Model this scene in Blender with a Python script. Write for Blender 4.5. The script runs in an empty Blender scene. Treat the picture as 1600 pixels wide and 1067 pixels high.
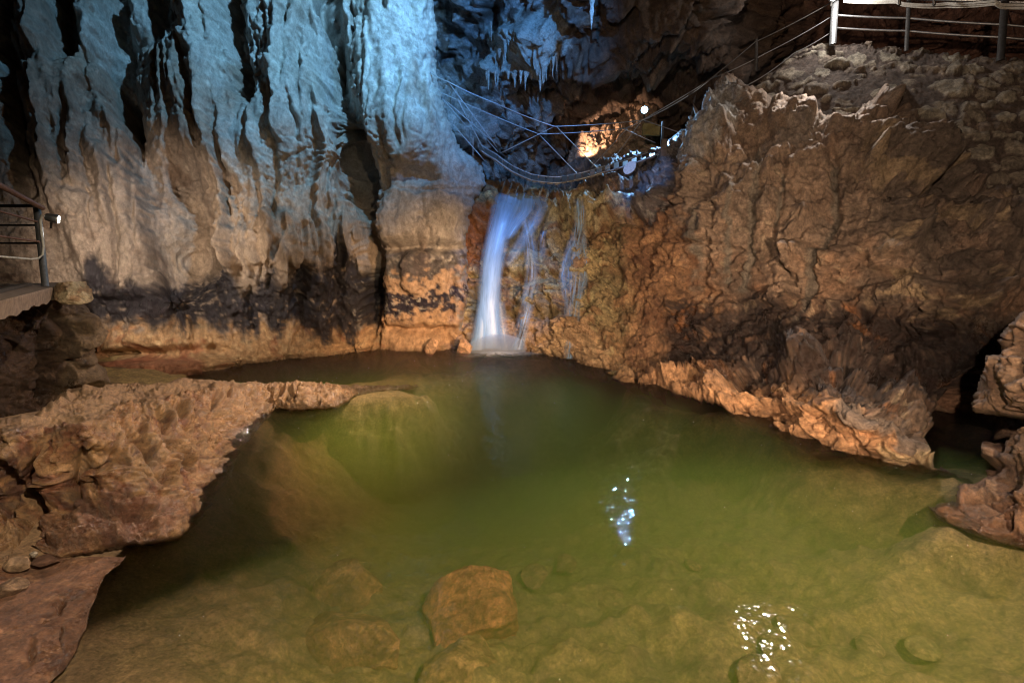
import bpy, math, random
import numpy as np
from mathutils import Vector
random.seed(7); RNG = np.random.default_rng(11)
C = bpy.context.scene.collection
sc = bpy.context.scene
# ------------------------------------------------------------------ camera
PITCH = math.radians(10.6); F = 711.1; CAM = np.array([0., 0., 2.])
FW = np.array([0, math.cos(PITCH), -math.sin(PITCH)]); UP = np.array([0, math.sin(PITCH), math.cos(PITCH)])
def rays(px, py):
    px = np.asarray(px, float); py = np.asarray(py, float)
    a = (px-800)/F; b = (533.5-py)/F
    return np.stack([a, FW[1]+b*UP[1], FW[2]+b*UP[2]], -1)
def P(px, py, Y=None, z=None):
    d = rays(px, py)
    t = Y/d[1] if Y is not None else (z-2.)/d[2]
    return CAM+d*t
def Yz(px, py, z):
    return P(px, py, z=z)[1]
# ------------------------------------------------------------------ noise
PERM = RNG.permutation(4096).astype(np.int32)
G = RNG.normal(size=(4096, 3)); G /= np.linalg.norm(G, axis=1)[:, None]
J = RNG.random((4096, 3))
def hsh(i, j, k):
    return PERM[(PERM[(PERM[i & 4095]+j) & 4095]+k) & 4095]
def perlin(p):
    i = np.floor(p).astype(np.int32); f = p-i
    u = f*f*f*(f*(f*6-15)+10)
    out = 0
    for dx in (0, 1):
        wx = u[:, 0] if dx else 1-u[:, 0]
        for dy in (0, 1):
            wy = u[:, 1] if dy else 1-u[:, 1]
            for dz in (0, 1):
                wz = u[:, 2] if dz else 1-u[:, 2]
                g = G[hsh(i[:, 0]+dx, i[:, 1]+dy, i[:, 2]+dz)]
                out = out+wx*wy*wz*(g[:, 0]*(f[:, 0]-dx)+g[:, 1]*(f[:, 1]-dy)+g[:, 2]*(f[:, 2]-dz))
    return out*1.5
def fbm(p, freq=1., octv=5, st=(1, 1, 1), gain=.5, off=0., ridged=False):
    q = p*np.array(st)*freq+off
    a = 1.; s = 0; n = 0
    for o in range(octv):
        v = perlin(q)
        if ridged: v = 1-2*np.abs(v)
        s = s+v*a; n += a
        q = q*2.03+17.3; a *= gain
    return s/n*(1 if ridged else 1.6)
def voro(p, freq=1., st=(1, 1, 1), jit=.9):
    q = p*np.array(st)*freq
    i = np.floor(q).astype(np.int32); f = q-i
    f1 = np.full(len(q), 9.); f2 = np.full(len(q), 9.); idc = np.zeros(len(q), np.int32)
    for dx in (-1, 0, 1):
        for dy in (-1, 0, 1):
            for dz in (-1, 0, 1):
                h = hsh(i[:, 0]+dx, i[:, 1]+dy, i[:, 2]+dz)
                r = J[h]*jit+(1-jit)/2
                d = np.sqrt((dx+r[:, 0]-f[:, 0])**2+(dy+r[:, 1]-f[:, 1])**2+(dz+r[:, 2]-f[:, 2])**2)
                m = d < f1
                f2 = np.where(m, f1, np.minimum(f2, d)); idc = np.where(m, h, idc); f1 = np.where(m, d, f1)
    return f1, f2, idc
def facet(p, freq, st=(1, 1, 1), seed=0):
    q = p*np.array(st)*freq+seed*7.7
    i = np.floor(q).astype(np.int32); f = q-i
    f1 = np.full(len(q), 9.); f2 = np.full(len(q), 9.); idc = np.zeros(len(q), np.int32); dv = np.zeros((len(q), 3))
    for dx in (-1, 0, 1):
        for dy in (-1, 0, 1):
            for dz in (-1, 0, 1):
                h = hsh(i[:, 0]+dx, i[:, 1]+dy, i[:, 2]+dz); r = J[h]*.9+.05
                v = np.stack([dx+r[:, 0]-f[:, 0], dy+r[:, 1]-f[:, 1], dz+r[:, 2]-f[:, 2]], 1); d = np.sqrt((v*v).sum(1))
                m = d < f1
                f2 = np.where(m, f1, np.minimum(f2, d)); idc = np.where(m, h, idc); f1 = np.where(m, d, f1); dv[m] = v[m]
    c = J[PERM[idc]]-.5
    return ((c*dv).sum(1)*2.4+(J[idc][:, 0]-.5)*.5)/freq*ss(0, .16, f2-f1), f2-f1
def ss(a, b, x):
    t = np.clip((x-a)/(b-a), 0, 1); return t*t*(3-2*t)
# ------------------------------------------------------------------ 2-D helpers
def rbf(ctrl, X, Y):
    c = np.array(ctrl, float); n = len(c)
    K = np.hypot(c[:, 0][:, None]-c[:, 0], c[:, 1][:, None]-c[:, 1])+np.eye(n)*2.
    K -= np.eye(n)*2.; K += -np.eye(n)*0
    A = np.zeros((n+3, n+3)); A[:n, :n] = K-np.eye(n)*4; A[:n, n] = 1; A[:n, n+1] = c[:, 0]/100; A[:n, n+2] = c[:, 1]/100
    A[n:, :n] = A[:n, n:].T
    w = np.linalg.solve(A, np.r_[c[:, 2], 0, 0, 0])
    out = w[n]+w[n+1]*X/100+w[n+2]*Y/100
    for k in range(n): out = out+w[k]*np.hypot(X-c[k, 0], Y-c[k, 1])
    return out
def segd(X, Y, a, b):
    dx, dy = b[0]-a[0], b[1]-a[1]; L = dx*dx+dy*dy+1e-9
    t = np.clip(((X-a[0])*dx+(Y-a[1])*dy)/L, 0, 1)
    return np.hypot(X-a[0]-t*dx, Y-a[1]-t*dy), t
def polyline_d(X, Y, pts):
    d = np.full(X.shape, 1e9); T = np.zeros(X.shape); n = len(pts)-1
    for k in range(n):
        q, t = segd(X, Y, pts[k], pts[k+1])
        m = q < d; T = np.where(m, (k+t)/n, T); d = np.minimum(d, q)
    return d, T
def sdf(X, Y, poly):
    d = np.full(X.shape, 1e9); ins = np.zeros(X.shape, bool); n = len(poly)
    for k in range(n):
        a, b = poly[k], poly[(k+1) % n]
        d = np.minimum(d, segd(X, Y, a, b)[0])
        if a[1] != b[1]:
            c = ((a[1] > Y) != (b[1] > Y)) & (X < (b[0]-a[0])*(Y-a[1])/(b[1]-a[1])+a[0]); ins ^= c
    return np.where(ins, d, -d)
# ------------------------------------------------------------------ mesh building
def mesh_obj(name, V, Fq, mat, col=None, wet=None, smooth=True, parent=None, origin=None):
    V = np.asarray(V, np.float64)
    if origin is not None: V = V-np.array(origin)
    me = bpy.data.meshes.new(name)
    Fq = np.asarray(Fq, np.int32)
    k = Fq.shape[1]
    me.vertices.add(len(V)); me.vertices.foreach_set('co', V.astype(np.float32).ravel())
    me.loops.add(Fq.size); me.loops.foreach_set('vertex_index', Fq.ravel())
    me.polygons.add(len(Fq)); me.polygons.foreach_set('loop_start', np.arange(0, Fq.size, k, dtype=np.int32))
    me.polygons.foreach_set('loop_total', np.full(len(Fq), k, np.int32))
    me.update(calc_edges=True)
    me.polygons.foreach_set('use_smooth', np.full(len(Fq), smooth))
    if col is not None:
        a = me.attributes.new('Col', 'FLOAT_COLOR', 'POINT')
        a.data.foreach_set('color', np.c_[col, np.ones(len(V)) if wet is None else wet].astype(np.float32).ravel())
    me.materials.append(mat)
    o = bpy.data.objects.new(name, me); C.objects.link(o)
    if origin is not None: o.location = origin
    if parent is not None: o.parent = parent
    return o
def tag(o, label=None, cat=None, group=None, kind=None):
    if label: o['label'] = label
    if cat: o['category'] = cat
    if group: o['group'] = group
    if kind: o['kind'] = kind
    return o
def empty(name, loc):
    o = bpy.data.objects.new(name, None); C.objects.link(o); o.location = loc; return o
def part(name, V, Fq, mat, root, **k):
    """a part: built in world coordinates, parented to root whose location is its origin"""
    return mesh_obj(name, np.asarray(V)-np.array(root.location), Fq, mat, parent=root, **k)

class Sheet:
    """rock surface: a grid of points, each with its own distance, displaced along its normals"""
    def __init__(s, box, step, ctrl):
        x0, y0, x1, y1 = box
        xs = np.arange(x0, x1+step, step); ys = np.arange(y0, y1+step, step)
        s.X, s.Yp = np.meshgrid(xs, ys); s.sh = s.X.shape; s.step = step
        cc = []
        for c in ctrl:
            Y = c[2] if c[2] is not None else Yz(c[0], c[1], c[3])
            cc.append((c[0], c[1], math.log(Y)))
        s.D = np.exp(rbf(cc, s.X, s.Yp))
        s.R = rays(s.X, s.Yp)
        s.feat = np.zeros(s.sh)
        s.calc()
    def calc(s):
        s.B = (CAM+s.R*(s.D/s.R[..., 1])[..., None])
        gx = np.gradient(s.B, axis=1); gy = np.gradient(s.B, axis=0)
        n = np.cross(gx, gy); n /= np.linalg.norm(n, axis=-1)[..., None]+1e-9
        m = (n*(CAM-s.B)).sum(-1) < 0; n[m] *= -1
        s.N = n; s.p = s.B.reshape(-1, 3)
        w = 7.
        s.wx = (fbm(s.p, 1.7, 3, off=3.1)*w).reshape(s.sh); s.wy = (fbm(s.p, 1.7, 3, off=9.1)*w).reshape(s.sh)
        s.hx = (fbm(s.p, 7, 3, off=5.1)).reshape(s.sh); s.hy = (fbm(s.p, 7, 3, off=19.1)).reshape(s.sh)
    def win(s, pts, pad):
        a = np.array(pts); x0, y0 = s.X[0, 0], s.Yp[0, 0]
        c0 = int(max(0, (a[:, 0].min()-pad-x0)/s.step)); c1 = int(max(0, (a[:, 0].max()+pad-x0)/s.step+2))
        r0 = int(max(0, (a[:, 1].min()-pad-y0)/s.step)); r1 = int(max(0, (a[:, 1].max()+pad-y0)/s.step+2))
        return slice(r0, r1), slice(c0, c1)
    def groove(s, pts, w, dep, warp=1.2, taper=True):
        """crack or gully (dep > 0) or rib (dep < 0), metres deep; w in picture units"""
        W = s.win(pts, w*4+20)
        X = s.X[W]+s.wx[W]*warp+s.hx[W]*5*warp; Y = s.Yp[W]+s.wy[W]*warp*.6
        d, T = polyline_d(X, Y, pts)
        ww = w*(.55+.9*np.sin(np.clip(T, .03, .97)*math.pi)**.6) if taper else w
        s.feat[W] -= dep*np.exp(-(d/ww)**2)*(np.clip(np.sin(np.clip(T, .02, .98)*math.pi)*2.5, 0, 1) if taper else 1)
    def block(s, poly, edge, amp, warp=1.):
        W = s.win(poly, edge*2+25)
        X = s.X[W]+s.wx[W]*warp+s.hx[W]*6*warp; Y = s.Yp[W]+s.wy[W]*warp+s.hy[W]*4*warp
        d = sdf(X, Y, poly)
        s.feat[W] += amp*ss(-edge*.15, edge, d)
    def area(s, poly, soft, warp=3., fine=20.):
        m = np.zeros(s.sh); W = s.win(poly, soft+70)
        X = s.X[W]+s.wx[W]*warp+s.hx[W]*fine; Y = s.Yp[W]+s.wy[W]*warp+s.hy[W]*fine
        m[W] = ss(-soft, soft, sdf(X, Y, poly)); return m
    def done(s, name, mat, h, col, wet, poly=None, rnd=0, rdepth=.5, skirt=.8, warp=.6, origin=None, clipn=.5):
        """h displacement in metres along the normal"""
        V = s.B+s.N*(h+s.feat)[..., None]
        keep = np.ones(s.sh, bool)
        if poly is not None:
            d = sdf(s.X+s.wx*warp+s.hx*5*warp, s.Yp+s.wy*warp+s.hy*5*warp, poly)
            keep = d > 0
            if rnd:
                q = np.clip(1-d/rnd, 0, 1); k = rdepth*(1-np.sqrt(np.clip(1-q*q, 0, 1)))
                V = V+(s.R/s.R[..., 1][..., None])*k[..., None]
        idx = -np.ones(s.sh, np.int64)
        fk = keep[:-1, :-1] & keep[1:, :-1] & keep[:-1, 1:] & keep[1:, 1:]
        use = np.zeros(s.sh, bool)
        use[:-1, :-1] |= fk; use[1:, :-1] |= fk; use[:-1, 1:] |= fk; use[1:, 1:] |= fk
        idx[use] = np.arange(use.sum())
        r, c = np.nonzero(fk)
        Fq = np.stack([idx[r, c], idx[r+1, c], idx[r+1, c+1], idx[r, c+1]], 1)
        Vf = V[use]; cf = col.reshape(s.sh+(3,))[use]; wf = wet[use] if wet is not None else np.full(len(Vf), .5)
        zw = Vf[:, 2]-.025*fbm(Vf, 6, 3, off=90); wl_ = ss(.10, .03, zw)*ss(-.3, -.02, zw)*.75; cf = cf*(1-.55*wl_[:, None]); wf = np.clip(wf+wl_*.6, 0, .97)
        if skirt:
            e = np.concatenate([Fq[:, [0, 1]], Fq[:, [1, 2]], Fq[:, [2, 3]], Fq[:, [3, 0]]])
            n = len(Vf); key = e[:, 0]*n+e[:, 1]; rk = e[:, 1]*n+e[:, 0]
            be = e[~np.isin(key, rk)]
            bv = np.unique(be); mp = -np.ones(n, np.int64); mp[bv] = np.arange(len(bv))+n
            rr = s.R[use][bv]; rr = rr/np.linalg.norm(rr, axis=1)[:, None]
            Vs = Vf[bv]+rr*skirt
            Fq = np.concatenate([Fq, np.stack([be[:, 1], be[:, 0], mp[be[:, 0]], mp[be[:, 1]]], 1)])
            Vf = np.concatenate([Vf, Vs]); cf = np.concatenate([cf, cf[bv]]); wf = np.concatenate([wf, wf[bv]])
        return mesh_obj(name, Vf, Fq, mat, cf, wf, origin=origin)
def mixc(a, b, m):
    return a*(1-m[..., None])+np.asarray(b)*m[..., None]
# ------------------------------------------------------------------ materials
def nt(name):
    m = bpy.data.materials.new(name); m.use_nodes = True
    t = m.node_tree; t.nodes.clear(); return m, t
def N(t, kind, **k):
    n = t.nodes.new(kind)
    for a, v in k.items():
        if a.startswith('_'): setattr(n, a[1:], v)
        else: n.inputs[a.replace('__', ' ')].default_value = v
    return n
def rock_mat(name, bump=.5, fine=1., dist=.03, spec=.5, st=None, k=1.):
    m, t = nt(name); L = t.links.new
    out = N(t, 'ShaderNodeOutputMaterial'); b = N(t, 'ShaderNodeBsdfPrincipled'); L(b.outputs[0], out.inputs[0])
    at = N(t, 'ShaderNodeAttribute', _attribute_name='Col')
    g0 = N(t, 'ShaderNodeNewGeometry'); g = N(t, 'ShaderNodeVectorMath', _operation='MULTIPLY'); L(g0.outputs['Position'], g.inputs[0]); g.inputs[1].default_value = st or (1, 1, 1)
    n1 = N(t, 'ShaderNodeTexNoise', Scale=22*fine, Detail=8, Roughness=.68); L(g.outputs[0], n1.inputs['Vector'])
    n2 = N(t, 'ShaderNodeTexNoise', Scale=70*fine, Detail=5, Roughness=.7); L(g.outputs[0], n2.inputs['Vector'])
    v = N(t, 'ShaderNodeTexVoronoi', Scale=9*fine, _feature='DISTANCE_TO_EDGE')
    wv = N(t, 'ShaderNodeVectorMath', _operation='MULTIPLY_ADD'); L(n1.outputs['Color'], wv.inputs[0]); wv.inputs[1].default_value = (.25,)*3; L(g.outputs[0], wv.inputs[2])
    L(wv.outputs[0], v.inputs['Vector'])
    cr = N(t, 'ShaderNodeMapRange'); cr.inputs['From Max'].default_value = .06; L(v.outputs['Distance'], cr.inputs['Value'])
    # colour mottling
    mr = N(t, 'ShaderNodeMapRange'); mr.inputs['From Min'].default_value = .3; mr.inputs['From Max'].default_value = .7
    mr.inputs['To Min'].default_value = 1-.5*k; mr.inputs['To Max'].default_value = 1+.5*k; L(n1.outputs['Fac'], mr.inputs['Value'])
    n3 = N(t, 'ShaderNodeTexNoise', Scale=4.5*fine, Detail=12, Roughness=.74, Distortion=.4); L(g.outputs[0], n3.inputs['Vector'])
    mr3 = N(t, 'ShaderNodeMapRange'); mr3.inputs['From Min'].default_value = .32; mr3.inputs['From Max'].default_value = .68; mr3.inputs['To Min'].default_value = 1-.45*k; mr3.inputs['To Max'].default_value = 1+.45*k; L(n3.outputs['Fac'], mr3.inputs['Value'])
    mr2 = N(t, 'ShaderNodeMapRange'); mr2.inputs['From Min'].default_value = .3; mr2.inputs['From Max'].default_value = .7
    mr2.inputs['To Min'].default_value = .8; mr2.inputs['To Max'].default_value = 1.2; L(n2.outputs['Fac'], mr2.inputs['Value'])
    mu = N(t, 'ShaderNodeMath', _operation='MULTIPLY'); L(mr.outputs[0], mu.inputs[0]); L(mr2.outputs[0], mu.inputs[1])
    mu3 = N(t, 'ShaderNodeMath', _operation='MULTIPLY'); L(mu.outputs[0], mu3.inputs[0]); L(mr3.outputs[0], mu3.inputs[1])
    vm = N(t, 'ShaderNodeVectorMath', _operation='SCALE'); L(at.outputs['Color'], vm.inputs[0]); L(mu3.outputs[0], vm.inputs['Scale'])
    L(vm.outputs[0], b.inputs['Base Color'])
    # bump
    s1 = N(t, 'ShaderNodeMath', _operation='MULTIPLY'); s1.inputs[1].default_value = .35; L(n2.outputs['Fac'], s1.inputs[0])
    s2 = N(t, 'ShaderNodeMath', _operation='ADD'); L(n1.outputs['Fac'], s2.inputs[0]); L(s1.outputs[0], s2.inputs[1])
    s3 = N(t, 'ShaderNodeMath', _operation='MULTIPLY_ADD'); L(cr.outputs[0], s3.inputs[0]); s3.inputs[1].default_value = .18; L(s2.outputs[0], s3.inputs[2])
    s4 = N(t, 'ShaderNodeMath', _operation='MULTIPLY_ADD'); L(n3.outputs['Fac'], s4.inputs[0]); s4.inputs[1].default_value = 2.2; L(s3.outputs[0], s4.inputs[2])
    bp = N(t, 'ShaderNodeBump', Strength=bump, Distance=dist); L(s4.outputs[0], bp.inputs['Height']); L(bp.outputs[0], b.inputs['Normal'])
    # wetness -> roughness
    rr = N(t, 'ShaderNodeMapRange'); rr.inputs['To Min'].default_value = .8; rr.inputs['To Max'].default_value = .2
    L(at.outputs['Alpha'], rr.inputs['Value'])
    ra = N(t, 'ShaderNodeMath', _operation='MULTIPLY_ADD'); L(n1.outputs['Fac'], ra.inputs[0]); ra.inputs[1].default_value = .35
    rs = N(t, 'ShaderNodeMath', _operation='SUBTRACT'); L(rr.outputs[0], rs.inputs[0]); rs.inputs[1].default_value = .17
    L(rs.outputs[0], ra.inputs[2]); L(ra.outputs[0], b.inputs['Roughness'])
    b.inputs['Specular IOR Level'].default_value = spec
    return m
ROCK = rock_mat('cave_rock', bump=.9, dist=.04); ROCKD = rock_mat('flow_rock', bump=.8, fine=.8, dist=.04, spec=.4, st=(1., 1., .72), k=.6); ROCKF = rock_mat('foreground_rock', bump=.8, fine=1.8, dist=.02, spec=.9)
def simple(name, col, rough=.5, metal=0., nscale=30, var=.3, bump=.2):
    m, t = nt(name); L = t.links.new
    out = N(t, 'ShaderNodeOutputMaterial'); b = N(t, 'ShaderNodeBsdfPrincipled', Roughness=rough, Metallic=metal); L(b.outputs[0], out.inputs[0])
    g = N(t, 'ShaderNodeNewGeometry'); n = N(t, 'ShaderNodeTexNoise', Scale=nscale, Detail=6, Roughness=.65); L(g.outputs['Position'], n.inputs['Vector'])
    r = N(t, 'ShaderNodeMapRange'); r.inputs['From Min'].default_value = .3; r.inputs['From Max'].default_value = .7
    r.inputs['To Min'].default_value = 1-var; r.inputs['To Max'].default_value = 1+var; L(n.outputs['Fac'], r.inputs['Value'])
    v = N(t, 'ShaderNodeVectorMath', _operation='SCALE'); v.inputs[0].default_value = col; L(r.outputs[0], v.inputs['Scale']); L(v.outputs[0], b.inputs['Base Color'])
    bp = N(t, 'ShaderNodeBump', Strength=bump, Distance=.01); L(n.outputs['Fac'], bp.inputs['Height']); L(bp.outputs[0], b.inputs['Normal'])
    return m
def emit(name, col, s):
    m, t = nt(name); out = N(t, 'ShaderNodeOutputMaterial'); e = N(t, 'ShaderNodeEmission', Color=(*col, 1), Strength=s); t.links.new(e.outputs[0], out.inputs[0]); return m
STEEL = simple('galvanised_steel', (.42, .43, .44), .38, .9)
DKSTEEL = simple('dark_steel', (.12, .115, .11), .45, .8)
BRSTEEL = simple('rusted_rail', (.16, .09, .07), .5, .4)
ROPE = simple('steel_rope', (.3, .31, .32), .45, .7)
CABLE = simple('grey_cable', (.45, .44, .4), .6)
CONC = simple('concrete', (.20, .15, .115), .85, 0, 18, .35, .5)
PLANK = simple('wet_plank', (.07, .055, .045), .4, 0, 14, .5, .4)
YELLOW = simple('yellow_plate', (.16, .12, .03), .6)
BLUEP = simple('grey_plate', (.3, .36, .42), .5, .3)
LENSW = emit('lamp_lens_white', (1, .95, .9), 60)
LENSB = emit('lamp_lens_blue', (.45, .75, 1), 22)
# ------------------------------------------------------------------ tubes / rocks
def tube(pts, r, n=8):
    pts = np.array(pts, float); V = []; Fs = []
    rad = np.full(len(pts), r) if np.isscalar(r) else np.array(r)
    T = np.gradient(pts, axis=0) if len(pts) > 2 else np.repeat((pts[1]-pts[0])[None], 2, 0)
    for i, p in enumerate(pts):
        t = T[i]/(np.linalg.norm(T[i])+1e-9); a = np.array([0, 0, 1.]) if abs(t[2]) < .9 else np.array([1., 0, 0])
        u = np.cross(t, a); u /= np.linalg.norm(u); v = np.cross(t, u)
        for k in range(n):
            q = 2*math.pi*k/n; V.append(p+rad[i]*(u*math.cos(q)+v*math.sin(q)))
    for i in range(len(pts)-1):
        for k in range(n):
            Fs.append((i*n+k, i*n+(k+1) % n, (i+1)*n+(k+1) % n, (i+1)*n+k))
    for base, c in ((0, pts[0]), ((len(pts)-1)*n, pts[-1])):
        V.append(c); ci = len(V)-1
        for k in range(n): Fs.append((base+k, base+(k+1) % n, ci, ci))
    Fs = [f for f in Fs]
    return np.array(V), np.array(Fs)
def join(parts):
    V = []; Fs = []; o = 0
    for v, f in parts: V.append(v); Fs.append(np.asarray(f)+o); o += len(v)
    return np.concatenate(V), np.concatenate(Fs)
def fixq(Fs):   # quads with a doubled last vertex are triangles: keep them as tiny quads is invalid, so split
    return Fs
def box(c, ax, ay, az):
    c = np.array(c); V = [c+i*np.array(ax)+j*np.array(ay)+k*np.array(az) for i in (-.5, .5) for j in (-.5, .5) for k in (-.5, .5)]
    return np.array(V), np.array([(0, 1, 3, 2), (4, 6, 7, 5), (0, 4, 5, 1), (2, 3, 7, 6), (0, 2, 6, 4), (1, 5, 7, 3)])
def proj(p):
    d = np.array(p)-CAM; t = d@FW; return 800+F*d[0]/t, 533.5-F*(d@UP)/t
def sag(a, b, s=.05, n=12):
    a = np.array(a); b = np.array(b); t = np.linspace(0, 1, n)[:, None]
    p = a*(1-t)+b*t; p[:, 2] -= (4*s*t*(1-t))[:, 0]; return p
def py_mesh(name, V, Fs, mat, root=None, smooth=True, col=None, wet=None, origin=None):
    V = np.asarray(V, float)
    if root is not None: V = V-np.array(root.location)
    if origin is not None: V = V-np.array(origin)
    me = bpy.data.meshes.new(name)
    faces = []
    for f in Fs:
        f = list(dict.fromkeys(int(i) for i in f))
        if len(f) > 2: faces.append(f)
    me.from_pydata([tuple(v) for v in V], [], faces); me.validate()
    me.polygons.foreach_set('use_smooth', np.full(len(me.polygons), smooth))
    if col is not None:
        a = me.attributes.new('Col', 'FLOAT_COLOR', 'POINT')
        a.data.foreach_set('color', np.c_[col, wet].astype(np.float32).ravel())
    me.materials.append(mat)
    o = bpy.data.objects.new(name, me); C.objects.link(o)
    if root is not None: o.parent = root
    if origin is not None: o.location = origin
    return o
import bmesh
def ico(sub):
    bm = bmesh.new(); bmesh.ops.create_icosphere(bm, subdivisions=sub, radius=1)
    V = np.array([v.co[:] for v in bm.verts]); Fs = np.array([[v.index for v in f.verts] for f in bm.faces]); bm.free(); return V, Fs
ICO = {k: ico(k) for k in (2, 4, 6)}
def rock(name, c, size, col, wet=.4, sub=4, cuts=14, seed=0, mat=None, rot=0, rough=.08, col2=None, tilt=(0, 0)):
    V, Fs = ICO[sub]; V = V.copy(); r = np.random.default_rng(seed)
    for k in range(cuts):
        n = r.normal(size=3); n /= np.linalg.norm(n); d = r.uniform(.55, .86)
        s = V@n-d; V = V-np.outer(np.clip(s, 0, None)*.93, n)
    Q = V*1.+seed*3.7
    V = V*(1+rough*fbm(Q, 2.2, 5, gain=.55))[:, None]
    V = V*np.array(size)
    for a, (i, j) in ((tilt[0], (1, 2)), (tilt[1], (0, 2)), (rot, (0, 1))):
        ca, sa = math.cos(a), math.sin(a); vi, vj = V[:, i].copy(), V[:, j].copy(); V[:, i] = ca*vi-sa*vj; V[:, j] = sa*vi+ca*vj
    m = ss(-.2, .3, fbm(Q, 1.6, 4, off=40))
    cc = mixc(np.tile(col, (len(V), 1)), col2 if col2 is not None else np.array(col)*1.5, m)
    return mesh_obj(name, V, Fs, mat or ROCK, cc, np.full(len(V), wet), origin=None) if False else _rock_place(name, V, Fs, mat or ROCK, cc, wet, c)
def _rock_place(name, V, Fs, mat, cc, wet, c):
    o = mesh_obj(name, V, Fs, mat, cc, np.full(len(V), wet)); o.location = c; return o
#SECTIONS
# ================================================================== LEFT FLOWSTONE WALL
S = Sheet((-270, -270, 800, 640), 2.0, [
 (-250, 600, 6.2), (0, 600, 6.6), (0, 450, 7.0), (0, 200, 7.7), (0, 0, 8.3), (0, -260, 9.0), (-250, 0, 7.6), (-250, 300, 6.8),
 (160, 560, 7.9), (150, 420, 7.7), (150, 300, 8.0), (150, 0, 9.0), (260, 470, 7.9), (300, 575, 8.0), (360, 568, 8.5), (300, 400, 8.5), (320, 200, 9.1), (300, 0, 9.6),
 (400, 400, 8.55), (440, 556, 9.15), (450, 400, 8.9), (450, 200, 9.2), (450, 0, 9.6), (560, 544, 9.9), (560, 400, 9.7), (540, 250, 9.9), (530, 0, 10.1),
 (600, 548, 9.75), (600, 400, 9.55), (600, 200, 9.5), (650, 548, 9.6), (660, 400, 9.4), (650, 200, 9.5), (650, 0, 9.9), (715, 548, 9.8), (720, 400, 9.75),
 (745, 260, 10.2), (700, 100, 10.6), (690, -260, 10.8), (450, -260, 10.0), (200, -260, 10.0), (300, 640, 7.6), (500, 640, 8.8), (650, 640, 9.4)])
X, Y = S.X, S.Yp
# gullies between the columns (picture-plane guide lines, metres deep)
for pts, w, d in [
 ([(0, -60), (12, 60), (22, 150), (30, 260)], 12, .5), ([(92, -60), (100, 30), (108, 95)], 20, .7), ([(178, -90), (176, 30), (185, 110), (200, 180)], 24, .7),
 ([(160, 85), (188, 150), (205, 210)], 11, .5),
 ([(180, 90), (212, 200), (236, 290), (254, 380), (268, 470), (276, 550)], 17, .55), ([(262, 215), (292, 290), (308, 370), (306, 450), (308, 560)], 21, .75), ([(20, 140), (40, 230), (48, 330)], 12, .35),
 ([(240, -80), (254, 20), (262, 70)], 10, .5), ([(366, -100), (368, 40), (380, 110), (394, 170)], 14, .6), ([(290, 60), (310, 150), (330, 250), (335, 320)], 6, .22),
 ([(345, 220), (360, 300), (370, 370), (380, 440)], 7, .2),
 ([(405, 40), (415, 110), (424, 170), (420, 270), (424, 330)], 5, .16),
 ([(500, -150), (512, 0), (526, 80), (535, 160), (548, 230), (556, 300), (575, 380), (583, 470), (585, 560)], 14, 1.0),
 ([(478, 20), (486, 70), (505, 110), (512, 160)], 11, .45), ([(545, 190), (560, 260), (578, 340)], 19, .6),
 ([(545, 0), (560, 60)], 4, .12), ([(610, 90), (620, 160)], 4, .08), ([(598, 180), (606, 250), (600, 300)], 6, .14),
 ([(320, 330), (330, 420), (338, 500), (345, 580)], 7, .22), ([(385, 440), (392, 520)], 5, .16), ([(470, 400), (474, 470), (470, 540)], 11, .4), ([(425, 300), (432, 380), (425, 450)], 7, .25), ([(520, 400), (525, 480), (520, 540)], 9, .3),
 ([(130, 130), (150, 200), (190, 270)], 8, .2), ([(60, 180), (90, 230), (120, 260)], 9, .18), ([(100, 300), (150, 310)], 5, .1),
 ([(612, 278), (640, 268), (675, 275), (682, 284)], 8, .3), ([(640, 130), (655, 160)], 4, .08),
 ([(590, 384), (650, 383), (720, 386)], 7, .25), ([(600, 516), (650, 514), (700, 512)], 6, .22), ([(150, 548), (230, 552), (310, 549), (350, 545)], 9, .45), ([(690, 505), (698, 545)], 10, .3),
 ([(655, 300), (664, 340), (668, 380)], 4, .08), ([(700, 400), (706, 450), (702, 505)], 4, .12), ([(672, 400), (674, 440)], 3, .06)]:
    S.groove(pts, w, d)
# rounded ribs of flowstone
for pts, w, d in [([(55, -60), (60, 30), (75, 105)], 28, .35), ([(140, -60), (140, 30), (150, 85)], 24, .35), ([(215, 0), (220, 60)], 16, .25),
 ([(310, -100), (315, 60), (325, 180), (345, 300)], 34, .4), ([(430, -100), (445, 60), (455, 170), (450, 300)], 36, .35), ([(400, 200), (410, 300), (420, 400)], 20, .25),
 ([(500, 170), (505, 230), (510, 330)], 17, .3), ([(600, -100), (610, 60), (620, 200), (630, 270)], 34, .3), ([(545, 300), (555, 340), (560, 370)], 18, .25), ([(240, 300), (250, 370), (262, 440)], 14, .22),
 ([(350, 300), (352, 350), (360, 400)], 18, .18)]:
    S.groove(pts, w, -d)
S.block([(588, 296), (720, 300), (735, 345), (722, 383), (600, 384), (585, 350)], 5, .14)
S.block([(592, 392), (722, 392), (726, 505), (700, 512), (598, 514)], 8, .12)
S.block([(178, 566), (300, 558), (314, 575), (308, 600), (180, 610)], 6, .3)
S.block([(310, 552), (372, 552), (372, 580), (312, 585)], 5, .15)
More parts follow.
